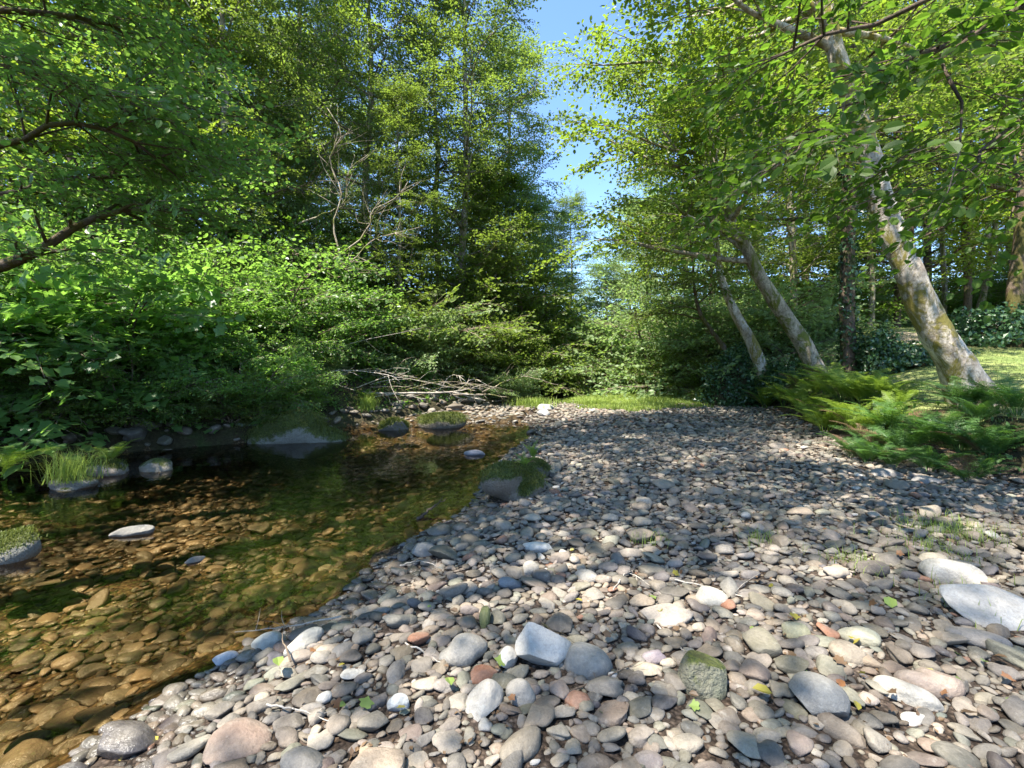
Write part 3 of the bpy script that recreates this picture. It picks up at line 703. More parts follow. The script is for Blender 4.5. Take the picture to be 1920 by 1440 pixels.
def upright_tree(name, seed, kit, leafmat, barkmat, Ht, r0, crown_lo, limb_len, nl, lean=(0, 0), nsub=6, nsp=3, curve=.5, droop=0, ssc=1.0, top_taper=.75, elev=(.1, .7), sc=1.0, dead=0):
    rng = np.random.default_rng(seed); root = empty(name)
    pl = Plant(kit, rng, sc)
    n = 9; t = np.linspace(0, 1, n)
    pts = np.stack([lean[0] * t ** 1.3 * Ht + np.cumsum(rng.normal(0, .01, n)) * Ht * .5, lean[1] * t ** 1.3 * Ht + np.cumsum(rng.normal(0, .01, n)) * Ht * .5, t * Ht], -1); pts[0] = 0
    tp = resample(pts, 36); u = np.linspace(0, 1, 36)
    rad = r0 * ((1 - u) ** .8 * .95 + .05) * (1 + .55 * np.exp(-u * 28))
    V, T = tube(tp, rad, 14, rng, .05); g = Geo(); g.add(V, T, (.5, .5, .5)); g.build('trunk', barkmat, root, True)
    for k in range(nl):
        f = crown_lo + (1 - crown_lo) * (k + rng.uniform(0, .8)) / nl; f = min(f, .97); i = f * 35; p = tp[int(i)]
        az = k * 2.4 + rng.uniform(-.4, .4); g_ = (f - crown_lo) / (1 - crown_lo)
        Ln = limb_len * (math.sin(math.pi * min(1, .22 + g_ * .72)) ** .7) * rng.uniform(.75, 1.15) * (1 - (1 - top_taper) * g_)
        el = elev[0] + (elev[1] - elev[0]) * g_
        d = np.array([math.cos(az) * math.cos(el), math.sin(az) * math.cos(el), math.sin(el)])
        pl.limb(p, d, Ln, r0 * .34 * (1 - g_ * .6), nsub, .5, curve, .2, nsp, droop, ssc=ssc)
    pl.spray(tp[-1], [0.1, 0, 1], ssc)
    for w_ in pl.wood[::1]: pass
    # gather limbs: the larger ones as single parts, thin ones share
    order = pl.wood
    for w_ in order[:8]: w_.build('limb', barkmat, root, True)
    if len(order) > 8:
        g2 = Geo()
        for w_ in order[8:]:
            for V, T, C in zip(w_.V, w_.T, w_.C): g2.add(V, T - T.min() if False else T, C) if False else None
        # re-merge with proper offsets
        g2 = Geo()
        for w_ in order[8:]:
            V = np.concatenate(w_.V); T = np.concatenate(w_.T); C = np.concatenate(w_.C); g2.add(V, T, C)
        tag(g2.build('upper_limbs', barkmat, root, True), kind='stuff')
    pl.crown('crown', leafmat, M['twig'], root)
    return root

def shrub(name, seed, kit, leafmat, stems, Ls, spread, nsub=6, nsp=3, ssc=1.0, bark='twig', sc=1.0, droop=.5, el0=(.5, 1.4)):
    rng = np.random.default_rng(seed); root = empty(name); pl = Plant(kit, rng, sc)
    for k in range(stems):
        az = k * 2.4 + rng.uniform(-.3, .3); el = rng.uniform(*el0)
        d = np.array([math.cos(az) * math.cos(el), math.sin(az) * math.cos(el), math.sin(el)])
        b = np.array([math.cos(az), math.sin(az), 0]) * rng.uniform(0, spread * .25)
        pl.limb(b, d, Ls * rng.uniform(.6, 1.1), .02 + Ls * .006, nsub, .45, .1, .12, nsp, droop * rng.uniform(.3, 1), ssc=ssc)
    g2 = Geo()
    for w_ in pl.wood: g2.add(np.concatenate(w_.V), np.concatenate(w_.T), np.concatenate(w_.C))
    g2.build('stems', M[bark], root, True)
    pl.crown('foliage', leafmat, M['twig'], root); return root

def place(o, x, y, rz=0, s=1.0, z=None, sz=None, tiltx=0, tilty=0):
    o.location = (x, y, (H(x, y) - .05) if z is None else z); o.rotation_euler = (tiltx, tilty, rz); o.scale = (s, s, sz or s); return o

# ------------------------------------------------------------------ individual, traced trees on the right bank
def leaning_tree(name, label, Y0, trace, wpx, seed, bark, leafmat, kit, limbs, cat='tree', sides=20, lump=.05, rings=60, group=None, yend=0.0, nsp=3, nsub=6, ssc=1.0):
    """trace: photo pixels from base to tip; wpx: width in photo pixels along it; depth drifts by yend"""
    rng = np.random.default_rng(seed); n = len(trace)
    ys = Y0 + yend * np.linspace(0, 1, n)
    pts = np.array([P(px, py, yd) for (px, py), yd in zip(trace, ys)])
    pts[0, 2] = min(pts[0, 2], H(pts[0, 0], pts[0, 1])) - .12
    base = pts[0].copy(); root = empty(name, base)
    rad = np.array([w_ * .64 / F * yd / 2 for w_, yd in zip(wpx, ys)])
    rel = pts - base; tp = resample(rel, rings); rr = np.interp(np.linspace(0, 1, rings), np.linspace(0, 1, n), rad)
    rr = rr * (1 + .35 * np.exp(-np.linspace(0, 1, rings) * 32))
    V, T = tube(tp, rr, sides, rng, lump); g = Geo(); g.add(V, T, (.5, .5, .5)); g.build('trunk', M[bark], root, True)
    pl = Plant(kit, rng)
    for (f, d, Ln, rl) in limbs:
        pl.limb(tp[int(f * (rings - 1))], np.array(d, float), Ln, rl, nsub, .5, .35, .15, nsp, ssc=ssc)
    for w_ in pl.wood: w_.build('limb', M[bark], root, True)
    if pl.sp: pl.crown('crown', M[leafmat], M['twig'], root)
    tag(root, label, cat, group); return root, tp + base

rl = np.random.default_rng(5)
def fan(n, f0, f1, L0, L1, r, dirs):
    out = []
    for k in range(n):
        f = f0 + (f1 - f0) * k / max(1, n - 1); d = np.array(dirs[k % len(dirs)], float) + rl.normal(0, .25, 3)
        out.append((f, d, rl.uniform(L0, L1), r * (1 - .5 * k / n)))
    return out
leaning_tree('mossy_tree', 'pale trunk patched with golden moss leaning left over the lawn, nearest on the right', 6.4,
    [(1838, 752), (1790, 680), (1742, 600), (1700, 500), (1660, 400), (1630, 290), (1598, 195), (1565, 90), (1535, -40), (1500, -200), (1470, -380)],
    [112, 88, 76, 70, 62, 56, 48, 44, 40, 32, 18], 21, 'pale_bark', 'maple_leaf', 'maple',
    fan(13, .70, 1.0, 2.0, 3.2, .07, [(-1, .3, .4), (.8, .5, .5), (-.6, -.5, .3), (.3, 1, .3), (1, -.2, .3), (-.8, .8, .2), (.2, -.9, .4)]), sides=28, lump=.055, rings=110, nsp=3)
leaning_tree('leaning_tree', 'brown mottled trunk leaning left behind the bright ferns, right of the slimmer leaning trunk', 10.8,
    [(1548, 705), (1510, 652), (1470, 590), (1425, 520), (1398, 462), (1362, 395), (1338, 300), (1322, 180), (1300, 60), (1270, -90)],
    [52, 46, 42, 38, 32, 26, 22, 18, 14, 7], 22, 'alder_bark', 'maple_leaf', 'maple',
    fan(18, .40, 1.0, 2.2, 3.9, .07, [(-1, .2, .25), (-.8, .9, .3), (-.9, -.6, .3), (.7, .5, .5), (-.3, -1, .2), (.4, -.8, .4)]), nsp=4)
leaning_tree('leaning_tree', 'slim pale trunk leaning left out of ivy behind the ferns', 12.4,
    [(1448, 712), (1415, 655), (1380, 590), (1352, 520), (1342, 450), (1335, 380), (1345, 260), (1350, 120), (1340, -20)],
    [36, 32, 27, 20, 17, 15, 12, 9, 5], 23, 'pale_bark', 'maple_leaf', 'maple',
    fan(15, .44, 1.0, 2.2, 3.8, .055, [(-1, .2, .3), (-.7, .9, .3), (-.9, -.7, .2), (.6, .6, .5), (-.3, -1, .2)]), nsp=4)
leaning_tree('leaning_tree', 'thin bent brown trunk leaning over the stream margin, leftmost of the leaning trunks', 13.5,
    [(1400, 705), (1362, 662), (1335, 622), (1312, 585), (1302, 540), (1298, 480), (1285, 400)],
    [18, 15, 13, 11, 8, 6, 3], 24, 'mossy_bark', 'alder_leaf', 'alder_near',
    fan(10, .45, 1.0, 1.2, 2.2, .03, [(-1, .2, .3), (-.7, .9, .3), (.6, -.4, .4), (-.4, -1, .2)]))
ivy_tr, ivy_pts = leaning_tree('ivy_tree', 'upright brown trunk wrapped in ivy between the leaning trunks', 10.9,
    [(1592, 716), (1590, 640), (1588, 560), (1590, 460), (1592, 360), (1596, 250), (1598, 120), (1600, -30), (1604, -200)],
    [46, 40, 38, 36, 34, 31, 28, 24, 14], 25, 'dark_bark', 'alder_leaf', 'alder',
    fan(18, .45, 1.0, 2.0, 3.4, .06, [(-1, .2, .3), (.7, .9, .3), (.9, -.6, .2), (-.6, .6, .5), (-.3, -1, .2)]), nsp=3)
# ivy up that trunk
def leaf_cloud(pts, nrm, kind, size, rng):
    LV, LT = leaf_outline(kind); g = Geo(); n = len(pts)
    VV = np.empty((n, len(LV), 3)); 
    for i in range(n):
        z = norm(nrm[i] + rng.normal(0, .35, 3)); d = norm(rng.normal(0, 1, 3) + [0, 0, -.6]); VV[i] = (LV * size * rng.uniform(.6, 1.2)) @ frame(d, z).T + pts[i]
    TT = LT[None] + (np.arange(n) * len(LV))[:, None, None]
    C = np.repeat(rng.uniform(0, 1, (n, 3)), len(LV), axis=0); g.add(VV.reshape(-1, 3), TT.reshape(-1, 3), C); return g
rv = np.random.default_rng(31)
def ivy_on(root, pts, rad, h, n, spread=.12):
    base = np.array(root.location); zt = rv.uniform(0, 1, n) ** 1.5 * h; i = np.searchsorted(pts[:, 2] - pts[0, 2], zt).clip(1, len(pts) - 1)
    a = rv.uniform(0, 6.28, n); nr_ = np.stack([np.cos(a), np.sin(a), np.full(n, .3)], -1)
    p = pts[i] - base + nr_ * (rad + rv.uniform(0, spread, n) * (1 - zt / h * .7))[:, None]; p[:, 2] = zt + pts[0, 2] - base[2]
    leaf_cloud(p, nr_, 'diamond', .11, rv).build('ivy', M['ivy_leaf'], root)
ivy_on(ivy_tr, ivy_pts, .15, 6.0, 1300)

def mound(name, label, x, y, rx, ry, rz_, n, leafmat, size=.1, kind='diamond', cat='ivy', group=None, seed=0, z=None, boxy=1.0):
    rng = np.random.default_rng(400 + seed); root = empty(name, (x, y, (H(x, y) - .05) if z is None else z))
    v = rng.normal(size=(n, 3)); v[:, 2] = np.abs(v[:, 2]); v /= np.linalg.norm(v, axis=1)[:, None]
    v = np.sign(v) * np.abs(v) ** boxy
    ph = rng.uniform(0, 6.28, 6)
    lump = 1 + .13 * np.sin(v[:, 0] * 5 + ph[0]) + .11 * np.sin(v[:, 1] * 6 + ph[1] + v[:, 2] * 3) + .09 * np.sin(v[:, 2] * 9 + v[:, 0] * 7 + ph[2])
    dep = rng.uniform(.72, 1.06, n) * lump
    p = v * dep[:, None] * [rx, ry, rz_]
    leaf_cloud(p, v, kind, size, rng).build('leaves', M[leafmat], root)
    V, T = ICO[3]; V = V.copy(); V[:, 2] = V[:, 2].clip(-.2)
    V = np.sign(V) * np.abs(V) ** boxy
    V = V * (1 + .1 * np.sin(V[:, :1] * 5 + ph[0])) * [rx * .74, ry * .74, rz_ * .74]
    g = Geo(); g.add(V, T, (.3, .3, .3)); g.build('stems', M['soil'], root, True)
    tag(root, label, cat, group); return root
mound('ivy_clump', 'dark ivy column mounded against the upright ivy wrapped trunk', 8.15 * 1.0 + .30, 10.5, .42, .45, 1.15, 2600, 'ivy_leaf', .1, seed=1)
mound('ivy_bed', 'low dark ivy bed stretching across the lawn left of the nearest leaning trunk', 9.4, 10.6, 1.35, .7, .45, 4200, 'ivy_leaf', .1, seed=2)
mound('ivy_bed', 'dark ivy hedge behind the nearest leaning trunk, reaching the right edge', 13.4, 11.3, 2.9, 1.0, .95, 7500, 'ivy_leaf', .12, seed=3)
mound('ivy_clump', 'round dark ivy clump behind the bright ferns between two leaning trunks', 7.15, 11.8, .65, .6, .85, 2600, 'ivy_leaf', .1, seed=4)
mound('ivy_clump', 'tall dark ivy clump at the foot of the slim pale leaning trunk', 6.3, 13.0, .8, .7, 1.7, 3400, 'ivy_leaf', .11, seed=5)

# ------------------------------------------------------------------ prototypes of the woodland
alder1 = upright_tree('alder_tree', 51, 'alder', M['alder_leaf'], M['alder_bark'], 20, .17, .16, 3.4, 46, (.02, 0), nsub=6, nsp=3)
alder2 = upright_tree('alder_tree', 52, 'alder', M['alder_leaf'], M['alder_bark'], 17, .15, .10, 3.0, 42, (-.03, .02), nsub=6, nsp=3)
maple1 = upright_tree('maple_tree', 53, 'far', M['maple_leaf'], M['dark_bark'], 14, .2, .10, 4.2, 36, (.03, 0), nsub=6, nsp=3, curve=.4)
pale1 = upright_tree('pale_tree', 54, 'alder', M['pale_leaf'], M['dark_bark'], 9.5, .14, .04, 3.0, 38, (0, 0), nsub=6, nsp=3, curve=.2)
conifer = upright_tree('conifer_tree', 55, 'needle', M['needle'], M['dark_bark'], 22, .26, .12, 3.6, 52, (0, 0), nsub=5, nsp=2, curve=-.1, droop=.15, top_taper=.2, elev=(-.1, .2))
far1 = upright_tree('broadleaf_tree', 56, 'far', M['alder_leaf'], M['dark_bark'], 17, .22, .10, 4.4, 36, (0, 0), nsub=6, nsp=3)
near_sh = shrub('hazel_bush', 61, 'shrub', M['shrub_leaf'], 20, 2.6, .8, 7, 3)
will_sh = shrub('willow_bush', 62, 'willow', M['pale_leaf'], 20, 2.3, .8, 7, 3)
lobed_sh = shrub('thimbleberry_bush', 63, 'lobed', M['broad_leaf'], 20, 1.7, .9, 6, 3, el0=(.3, 1.4))
brt_sh = shrub('bright_bush', 64, 'shrub', M['alder_leaf'], 18, 2.2, .8, 7, 3)
dark_sh = shrub('shaded_bush', 65, 'alder', M['shaded_leaf'], 16, 3.0, 1.0, 6, 3)

protos_used = set()
def put(proto, x, y, rz, s, label, cat, group=None, sz=None, tx=0, ty=0, z=None):
    o = proto if proto.name not in protos_used else copy_tree(proto)
    protos_used.add(proto.name)
    if o is proto: pass
    place(o, x, y, rz, s, z, sz, tx, ty); tag(o, label, cat)
    if 'group' in o: del o['group']
    if group: o['group'] = group
    return o
def atx(px, Yd): return (px - 960) / F * Yd

# centre alders
put(alder1, atx(868, 18), 18, .3, 1.0, 'tall alder with pale straight trunk, right one of the central pair', 'tree')
put(alder2, atx(825, 19), 19, 2.2, 1.05, 'tall alder with thin pale trunk, left one of the central pair', 'tree')
put(alder1, atx(1072, 31), 31, 3.9, .64, 'slender alder standing in the gap of sky far up the stream', 'tree')
put(alder2, atx(1045, 25), 25, 1.2, .56, 'small alder filling the foot of the gap of sky', 'tree')
put(alder2, atx(938, 23), 23, 4.2, 1.0, 'alder right of the central pair, beside the gap of sky', 'tree')
put(alder1, atx(690, 17), 17, 5.1, .98, 'tall alder left of the central pair above the bare arching branches', 'tree')
put(alder1, atx(560, 16), 16, 1.1, .95, 'tall alder in the left half rising behind the bank thicket', 'tree')
put(alder2, atx(420, 13), 13, 3.0, .9, 'alder with a dark thin trunk high on the left bank', 'tree')
put(maple1, atx(250, 12.5), 12.5, 1.2, .85, 'spreading maple on the left bank above the broad leaved bushes', 'tree')
put(maple1, atx(60, 12), 12, 4.0, .95, 'spreading maple at the far left edge of the picture', 'tree')
put(pale1, atx(1000, 27), 27, .5, .80, 'rounded tree leaning over the stream below the gap of sky', 'tree')
put(pale1, atx(1215, 22), 22, 2.5, .95, 'pale leaved tree at the bend right of the gap of sky', 'tree')
put(pale1, atx(1140, 38), 38, 4.2, 1.0, 'pale leaved tree furthest up the stream', 'tree')
put(pale1, atx(1330, 19), 19, 1.2, .9, 'pale leaved tree behind the thin bent trunk', 'tree')
put(conifer, atx(330, 22), 22, 0, 1.0, 'dark conifer behind the left bank maples', 'conifer', 'dark conifers behind the left bank')
put(conifer, atx(640, 26), 26, 2, 1.0, 'dark conifer showing between the alders left of centre', 'conifer', 'dark conifers behind the left bank')
put(conifer, atx(120, 20), 20, 4, 1.1, 'dark conifer behind the maple at the left edge', 'conifer', 'dark conifers behind the left bank')
LBL_FAR = 'broadleaf tree in the unbroken wall of woodland behind the stream'
for k, (px, Yd, s, pr) in enumerate([(480, 24, 1.0, far1), (880, 34, .9, far1), (200, 26, 1.1, far1), (-60, 22, 1.1, far1), (560, 34, 1.3, far1),
                                     (1290, 30, 1.05, far1), (1420, 27, 1.0, far1), (1560, 24, 1.0, far1), (1740, 25, 1.05, far1), (1900, 24, 1.0, far1),
                                     (1500, 38, 1.2, conifer), (1650, 36, 1.1, conifer), (2050, 28, 1.1, far1), (1350, 42, 1.1, conifer), (1820, 36, 1.1, conifer),
                                     (700, 42, 1.3, far1), (300, 38, 1.2, conifer), (930, 46, .85, far1), (1060, 50, .62, far1), (1180, 48, .7, far1), (20, 34, 1.2, conifer), (1250, 50, .9, far1)]):
    nm = LBL_FAR if pr is far1 else 'dark conifer in the wall of woodland behind the stream'
    put(pr, atx(px, Yd), Yd, k * 1.7, s, nm, 'tree' if pr is far1 else 'conifer', 'woodland trees behind the stream' if pr is far1 else 'conifers in the woodland behind')
# right-hand back trees
put(alder1, atx(1480, 17), 17, 2.0, .9, 'alder behind the leaning trunks on the right', 'tree')
put(maple1, atx(1700, 17), 17, 5.0, .95, 'maple with high crown behind the lawn, left of the background trunks', 'tree', z=H(atx(1700, 17), 17) + 1.0)
put(maple1, atx(1960, 15), 15, .5, 1.0, 'maple at the right edge behind the ivy hedge', 'tree', z=H(atx(1960, 15), 15) + 1.2)
# background trunks on the right: tall bare boles
for k, (px, wpx, Yd, lb) in enumerate([(1632, 17, 17, 'purple grey bare bole right of the ivy wrapped trunk'), (1680, 18, 18, 'mottled bare bole behind the small bright fern'),
        (1768, 14, 20, 'dark bare bole seen just right of the nearest leaning trunk'), (1812, 20, 17, 'pinkish bare bole among the background trunks right of the nearest leaning trunk'),
        (1855, 15, 21, 'bare bole in the right background, second from the right edge'), (1560, 12, 20, 'thin bare bole left of the ivy wrapped trunk')]):
    leaning_tree('bare_tree', 'tall ' + lb, Yd, [(px, 640 - k % 2 * 8), (px + 3, 540), (px - 2, 430), (px + 4, 300), (px, 150), (px, -60)], [wpx, wpx * .9, wpx * .85, wpx * .8, wpx * .7, wpx * .5],
                 70 + k, 'dark_bark' if k % 2 else 'alder_bark', 'alder_leaf', 'alder', fan(7, .55, 1.0, 1.6, 2.6, .04, [(-1, .2, .3), (.7, .9, .3), (.9, -.6, .2), (-.3, -1, .2)]), nsp=2, nsub=4, rings=30, sides=10)
leaning_tree('forked_tree', 'slanting blue grey trunk rising right in the right background', 18, [(1822, 620), (1838, 575), (1850, 520), (1862, 450), (1880, 330), (1890, 160)], [20, 17, 14, 12, 10, 6], 80, 'alder_bark', 'alder_leaf', 'alder', [], rings=30, sides=10)
leaning_tree('mossy_tree', 'thick trunk furred with orange moss cut by the right edge', 11.5, [(1905, 622), (1903, 560), (1912, 480), (1920, 380), (1930, 240), (1935, 60), (1940, -120)], [44, 38, 36, 34, 30, 26, 20], 81, 'mossy_bark', 'alder_leaf', 'alder',
    fan(8, .55, 1, 1.5, 2.6, .06, [(-1, .1, .3), (-.7, .6, .4), (-.8, -.6, .3)]), rings=50, nsp=3)

# trees behind and beside the camera that shade the bar (their branches reach into the frame)
rng = np.random.default_rng(90)
def overhang(name, label, base, trunk_rel, r, paths, kit, leafmat, bark, nsub, nsp, seed, ssc=1.0, extra=()):
    rg = np.random.default_rng(seed); root = empty(name, base); b = np.array(base)
    tp = resample(np.array(trunk_rel, float), 40); V, T = tube(tp, np.linspace(r, r * .35, 40), 14, rg, .05)
    g = Geo(); g.add(V, T, (.5,) * 3); g.build('trunk', M[bark], root, True)
    pl = Plant(kit, rg)
    for (pts, rr, ns, sl) in paths:
        pl.limb_path(np.array(pts, float) - b, rr, ns, sl, .3, nsp, ssc)
    for (f, d, Ln, rr) in extra: pl.limb(tp[int(f * 39)], d, Ln, rr, nsub, .5, .3, .15, nsp, ssc=ssc)
    for w_ in pl.wood: w_.build('limb', M[bark], root, True)
    pl.crown('crown', M[leafmat], M['twig'], root); tag(root, label, 'tree'); return root
bx, by = 6.6, 1.6
overhang('overhanging_tree', 'overhanging tree with broad green leaves coloured dark as in shade before the nearest leaning trunk', (bx, by, H(bx, by) - .1),
    [(0, 0, 0), (-.1, .1, 2), (-.3, .1, 4), (-.4, 0, 6.5), (-.2, 0, 9)], .24,
    [([(bx - .3, by, 4.6), (5.2, 2.4, 4.5), tuple(P(1830, 60, 3.6)), tuple(P(1700, 110, 3.5)), tuple(P(1580, 230, 3.4)), tuple(P(1480, 290, 3.4))], .035, 14, .26),
     ([(bx - .2, by, 4.0), (5.0, 2.6, 4.1), tuple(P(1880, 250, 3.5)), tuple(P(1840, 300, 3.4)), tuple(P(1800, 340, 3.3))], .024, 6, .2),
     ([(bx - .3, by, 5.2), (4.8, 2.4, 4.6), tuple(P(1700, 20, 3.8)), tuple(P(1560, 60, 3.7)), tuple(P(1430, 120, 3.6))], .035, 12, .26),
     ([(bx - .2, by, 4.2), (5.4, 3.0, 3.8), tuple(P(1925, 230, 3.9)), tuple(P(1915, 340, 3.8)), tuple(P(1890, 420, 3.7))], .024, 7, .2),
     ([(bx - .3, by, 5.0), (4.8, 2.4, 4.4), tuple(P(1806, 70, 3.2)), tuple(P(1804, 180, 3.15)), tuple(P(1800, 280, 3.1))], .022, 4, .2)],
    'overhang', 'shaded_leaf', 'dark_bark', 6, 3, 91)
lx, ly = -8.4, 4.6
overhang('overhanging_tree', 'overhanging tree whose brown mossy bough crosses in from the left edge', (lx, ly, H(lx, ly) - .1),
    [(0, 0, 0), (.1, 0, 2), (.3, .2, 4), (.4, .3, 6), (.3, .3, 8)], .2,
    [([(lx + .1, ly, 1.6), tuple(P(-60, 515, 5.6)), tuple(P(60, 475, 5.6)), tuple(P(160, 415, 5.7)), tuple(P(260, 392, 5.9)), tuple(P(360, 400, 6.4))], .085, 12, .25),
     ([(lx + .2, ly, 3.2), tuple(P(-20, 280, 5.2)), tuple(P(110, 230, 5.2)), tuple(P(240, 260, 5.4)), tuple(P(330, 330, 5.8))], .05, 14, .32),
     ([(lx + .3, ly, 4.2), tuple(P(-40, 120, 5.4)), tuple(P(90, 150, 5.2)), tuple(P(200, 180, 5.2)), tuple(P(380, 240, 5.6))], .05, 14, .32),
     ([(lx + .3, ly, 5.0), tuple(P(20, 20, 5.6)), tuple(P(180, 40, 5.6)), tuple(P(330, 90, 6.0))], .05, 14, .34),
     ([(lx + .2, ly, 2.6), tuple(P(-20, 370, 5.9)), tuple(P(100, 340, 6.0)), tuple(P(260, 330, 6.3)), tuple(P(420, 330, 7.2))], .05, 14, .3)],
    'alder_near', 'shrub_leaf', 'mossy_bark', 6, 4, 92, 1.0, fan(6, .5, 1, 2.0, 3.0, .05, [(-1, .1, .3), (.7, .6, .4), (.8, -.6, .3), (-.3, -1, .4)]))
# unseen alders added outside the frame to shade the bar and the pool
high_shade_alder = upright_tree('alder_tree', 57, 'alder', M['alder_leaf'], M['alder_bark'], 14, .16, .45, 3.3, 26, (.42, .30), nsub=6, nsp=3)
sparse_shade_alder = upright_tree('alder_tree', 58, 'alder', M['alder_leaf'], M['alder_bark'], 14, .16, .42, 3.2, 20, (.50, .08), nsub=5, nsp=2)
put(high_shade_alder, -6.8, 1.2, 0, 1.0, 'unseen alder added on the left bank beside the camera to shade the gravel', 'tree')
put(sparse_shade_alder, -8.6, -1.6, 0, 1.0, 'unseen thinly leaved alder added behind the camera to dapple the near pool and foreground', 'tree')
put(sparse_shade_alder, -11.8, 1.9, R(3), 1.0, 'unseen thinly leaved alder added outside the left edge to shade the middle of the pool', 'tree')
put(sparse_shade_alder, -7.2, 3.4, R(-4), 1.0, 'unseen thinly leaved alder added beyond the left edge to shade the farther gravel', 'tree')
put(sparse_shade_alder, 6.8, -2.4, R(140), .95, 'unseen thinly leaved alder added on the right bank behind the camera to shade the gravel', 'tree')

# ------------------------------------------------------------------ left bank thicket
LBLS = {
 'L0': 'broad leaved bush with large pale shining leaves at the left edge over the pool',
 'L1': 'broad leaved bush second from the left edge, hanging over the boulders',
 'L2': 'low broad leaved bush above the lone domed boulder',
 'L3': 'small broad leaved bush above the long mossy boulder',
}
put(lobed_sh, atx(60, 7.4), 7.4, 0, 1.25, LBLS['L0'], 'bush')
put(lobed_sh, atx(190, 7.9), 7.9, 2, 1.15, LBLS['L1'], 'bush')
put(lobed_sh, atx(250, 8.6), 8.6, 4, 1.1, LBLS['L2'], 'bush')
put(lobed_sh, atx(395, 9.2), 9.2, 1, .75, LBLS['L3'], 'bush')
put(lobed_sh, atx(-60, 7.0), 7.0, 3, 1.5, 'broad leaved bush cut by the left edge beside the boulders', 'bush')
for k, (px, Yd, s, pr, lb) in enumerate([(300, 8.6, .55, lobed_sh, 'low leafy bush on the bank between the domed and the long mossy boulder'), (350, 8.9, .6, near_sh, 'low hazel bush overhanging the bank stones'),
        (455, 9.3, .55, lobed_sh, 'little broad leaved bush just behind the thin mossed grey boulder'), (520, 9.8, .6, near_sh, 'low hazel bush behind the long mossy boulder'), (600, 11.0, .35, will_sh, 'low narrow leaved bush right of the long mossy boulder'),
        (410, 9.8, .75, near_sh, 'hazel bush at the foot of the thicket above the mossy boulders'), (680, 12.6, .4, near_sh, 'small hazel bush under the left end of the driftwood'), (770, 13.2, .4, lobed_sh, 'small leafy bush among the driftwood branches'),
        (130, 7.9, .6, lobed_sh, 'low broad leaved bush right above the crusty boulder with grass'), (20, 7.2, .6, lobed_sh, 'low broad leaved bush at the water by the left edge')]):
    put(pr, atx(px, Yd), Yd, k * 1.7 + .5, s, lb, 'bush')
for k in range(11):
    Yd = 6.2 + k * .36; x = float(ip(Yd, WL)) - .75 - .5 * (k % 3 == 1)
    put([near_sh, lobed_sh, brt_sh][k % 3], x, Yd, k * 1.3, .36 + .08 * (k % 4), 'small leafy plant on the bank edge behind the row of bank stones', 'plant', 'small plants on the left bank edge')
G = 'bushes of the left bank thicket'
THL = ['green thicket bush just behind the second broad leaved bush from the left', 'green thicket bush behind the low broad leaved bush above the domed boulder', 'green thicket bush beside the slanting dead stick', 'green thicket bush above the mossy bank boulders',
 'green thicket bush at the left end of the pale broken log', 'tall thicket bush under the lowest grey bare limb', 'tall thicket bush under the brown mossy bough', 'tall thicket bush at the left edge below the mossy bough', 'large thicket bush left of the grey bare limbs',
 'large thicket bush below the grey bare limbs', 'small thicket bush at the left edge among the broad leaves', 'small thicket bush over the pale broken log', 'thicket bush where the thicket meets the driftwood pile']
for k, (px, Yd, s, pr) in enumerate([(100, 9.4, 1.1, near_sh), (230, 10.0, 1.15, near_sh), (340, 10.2, 1.1, near_sh), (430, 10.4, 1.1, near_sh), (500, 11.4, 1.15, near_sh), (330, 11.8, 1.5, near_sh), (150, 11.2, 1.5, near_sh), (20, 9.6, 1.4, near_sh),
        (450, 12.8, 1.6, near_sh), (560, 13.4, 1.5, near_sh), (0, 8.2, 1.0, near_sh), (570, 12.0, 1.0, near_sh), (640, 13.6, 1.2, near_sh)]):
    put(pr, atx(px, Yd), Yd, k * 1.9, s, THL[k], 'bush', G)
for k, (px, Yd, s, lb) in enumerate([(640, 13.2, .8, 'pale narrow leaved bush at the left end of the driftwood pile'), (720, 14.4, 1.0, 'pale narrow leaved bush behind the middle of the driftwood pile'), (800, 14.6, 1.05, 'pale narrow leaved bush below the central pair of alders'),
        (945, 15.2, .6, 'small pale bush at the right end of the driftwood pile'), (1030, 32, 1.5, 'greyish bush low at the far bend of the stream'), (1200, 25, 1.4, 'greyish bush beside the far water right of the bend')]):
    put(will_sh, atx(px, Yd), Yd, k * 2.1, s, lb, 'bush')
put(will_sh, atx(1235, 18.5), 18.5, .7, 2.1, 'tall pale bush right of the upstream grass below the gap of sky', 'bush')
put(will_sh, atx(1340, 16.5), 16.5, 1.9, 1.7, 'tall pale bush behind the thin bent trunk', 'bush')
put(will_sh, atx(1450, 15.5), 15.5, 3.9, 1.6, 'tall pale bush between the two larger leaning trunks', 'bush')
put(pale1, atx(965, 21), 21, 3.3, .95, 'pale round tree between the central alders and the gap of sky', 'tree')
put(maple1, atx(935, 19.5), 19.5, 2.6, .62, 'bright leaved tree right of the central pair above the driftwood', 'tree')
put(brt_sh, atx(1005, 20.5), 20.5, 2.2, 2.2, 'tall bright bush beneath the gap of sky', 'bush')
put(brt_sh, atx(800, 16.8), 16.8, 4.2, 1.9, 'tall bright bush behind the driftwood below the central pair', 'bush')
put(alder2, atx(760, 15), 15, 1.5, .55, 'young alder in front of the central pair', 'tree')
put(pale1, atx(500, 15), 15, 5.3, .85, 'pale leaved tree above the left bank thicket', 'tree')
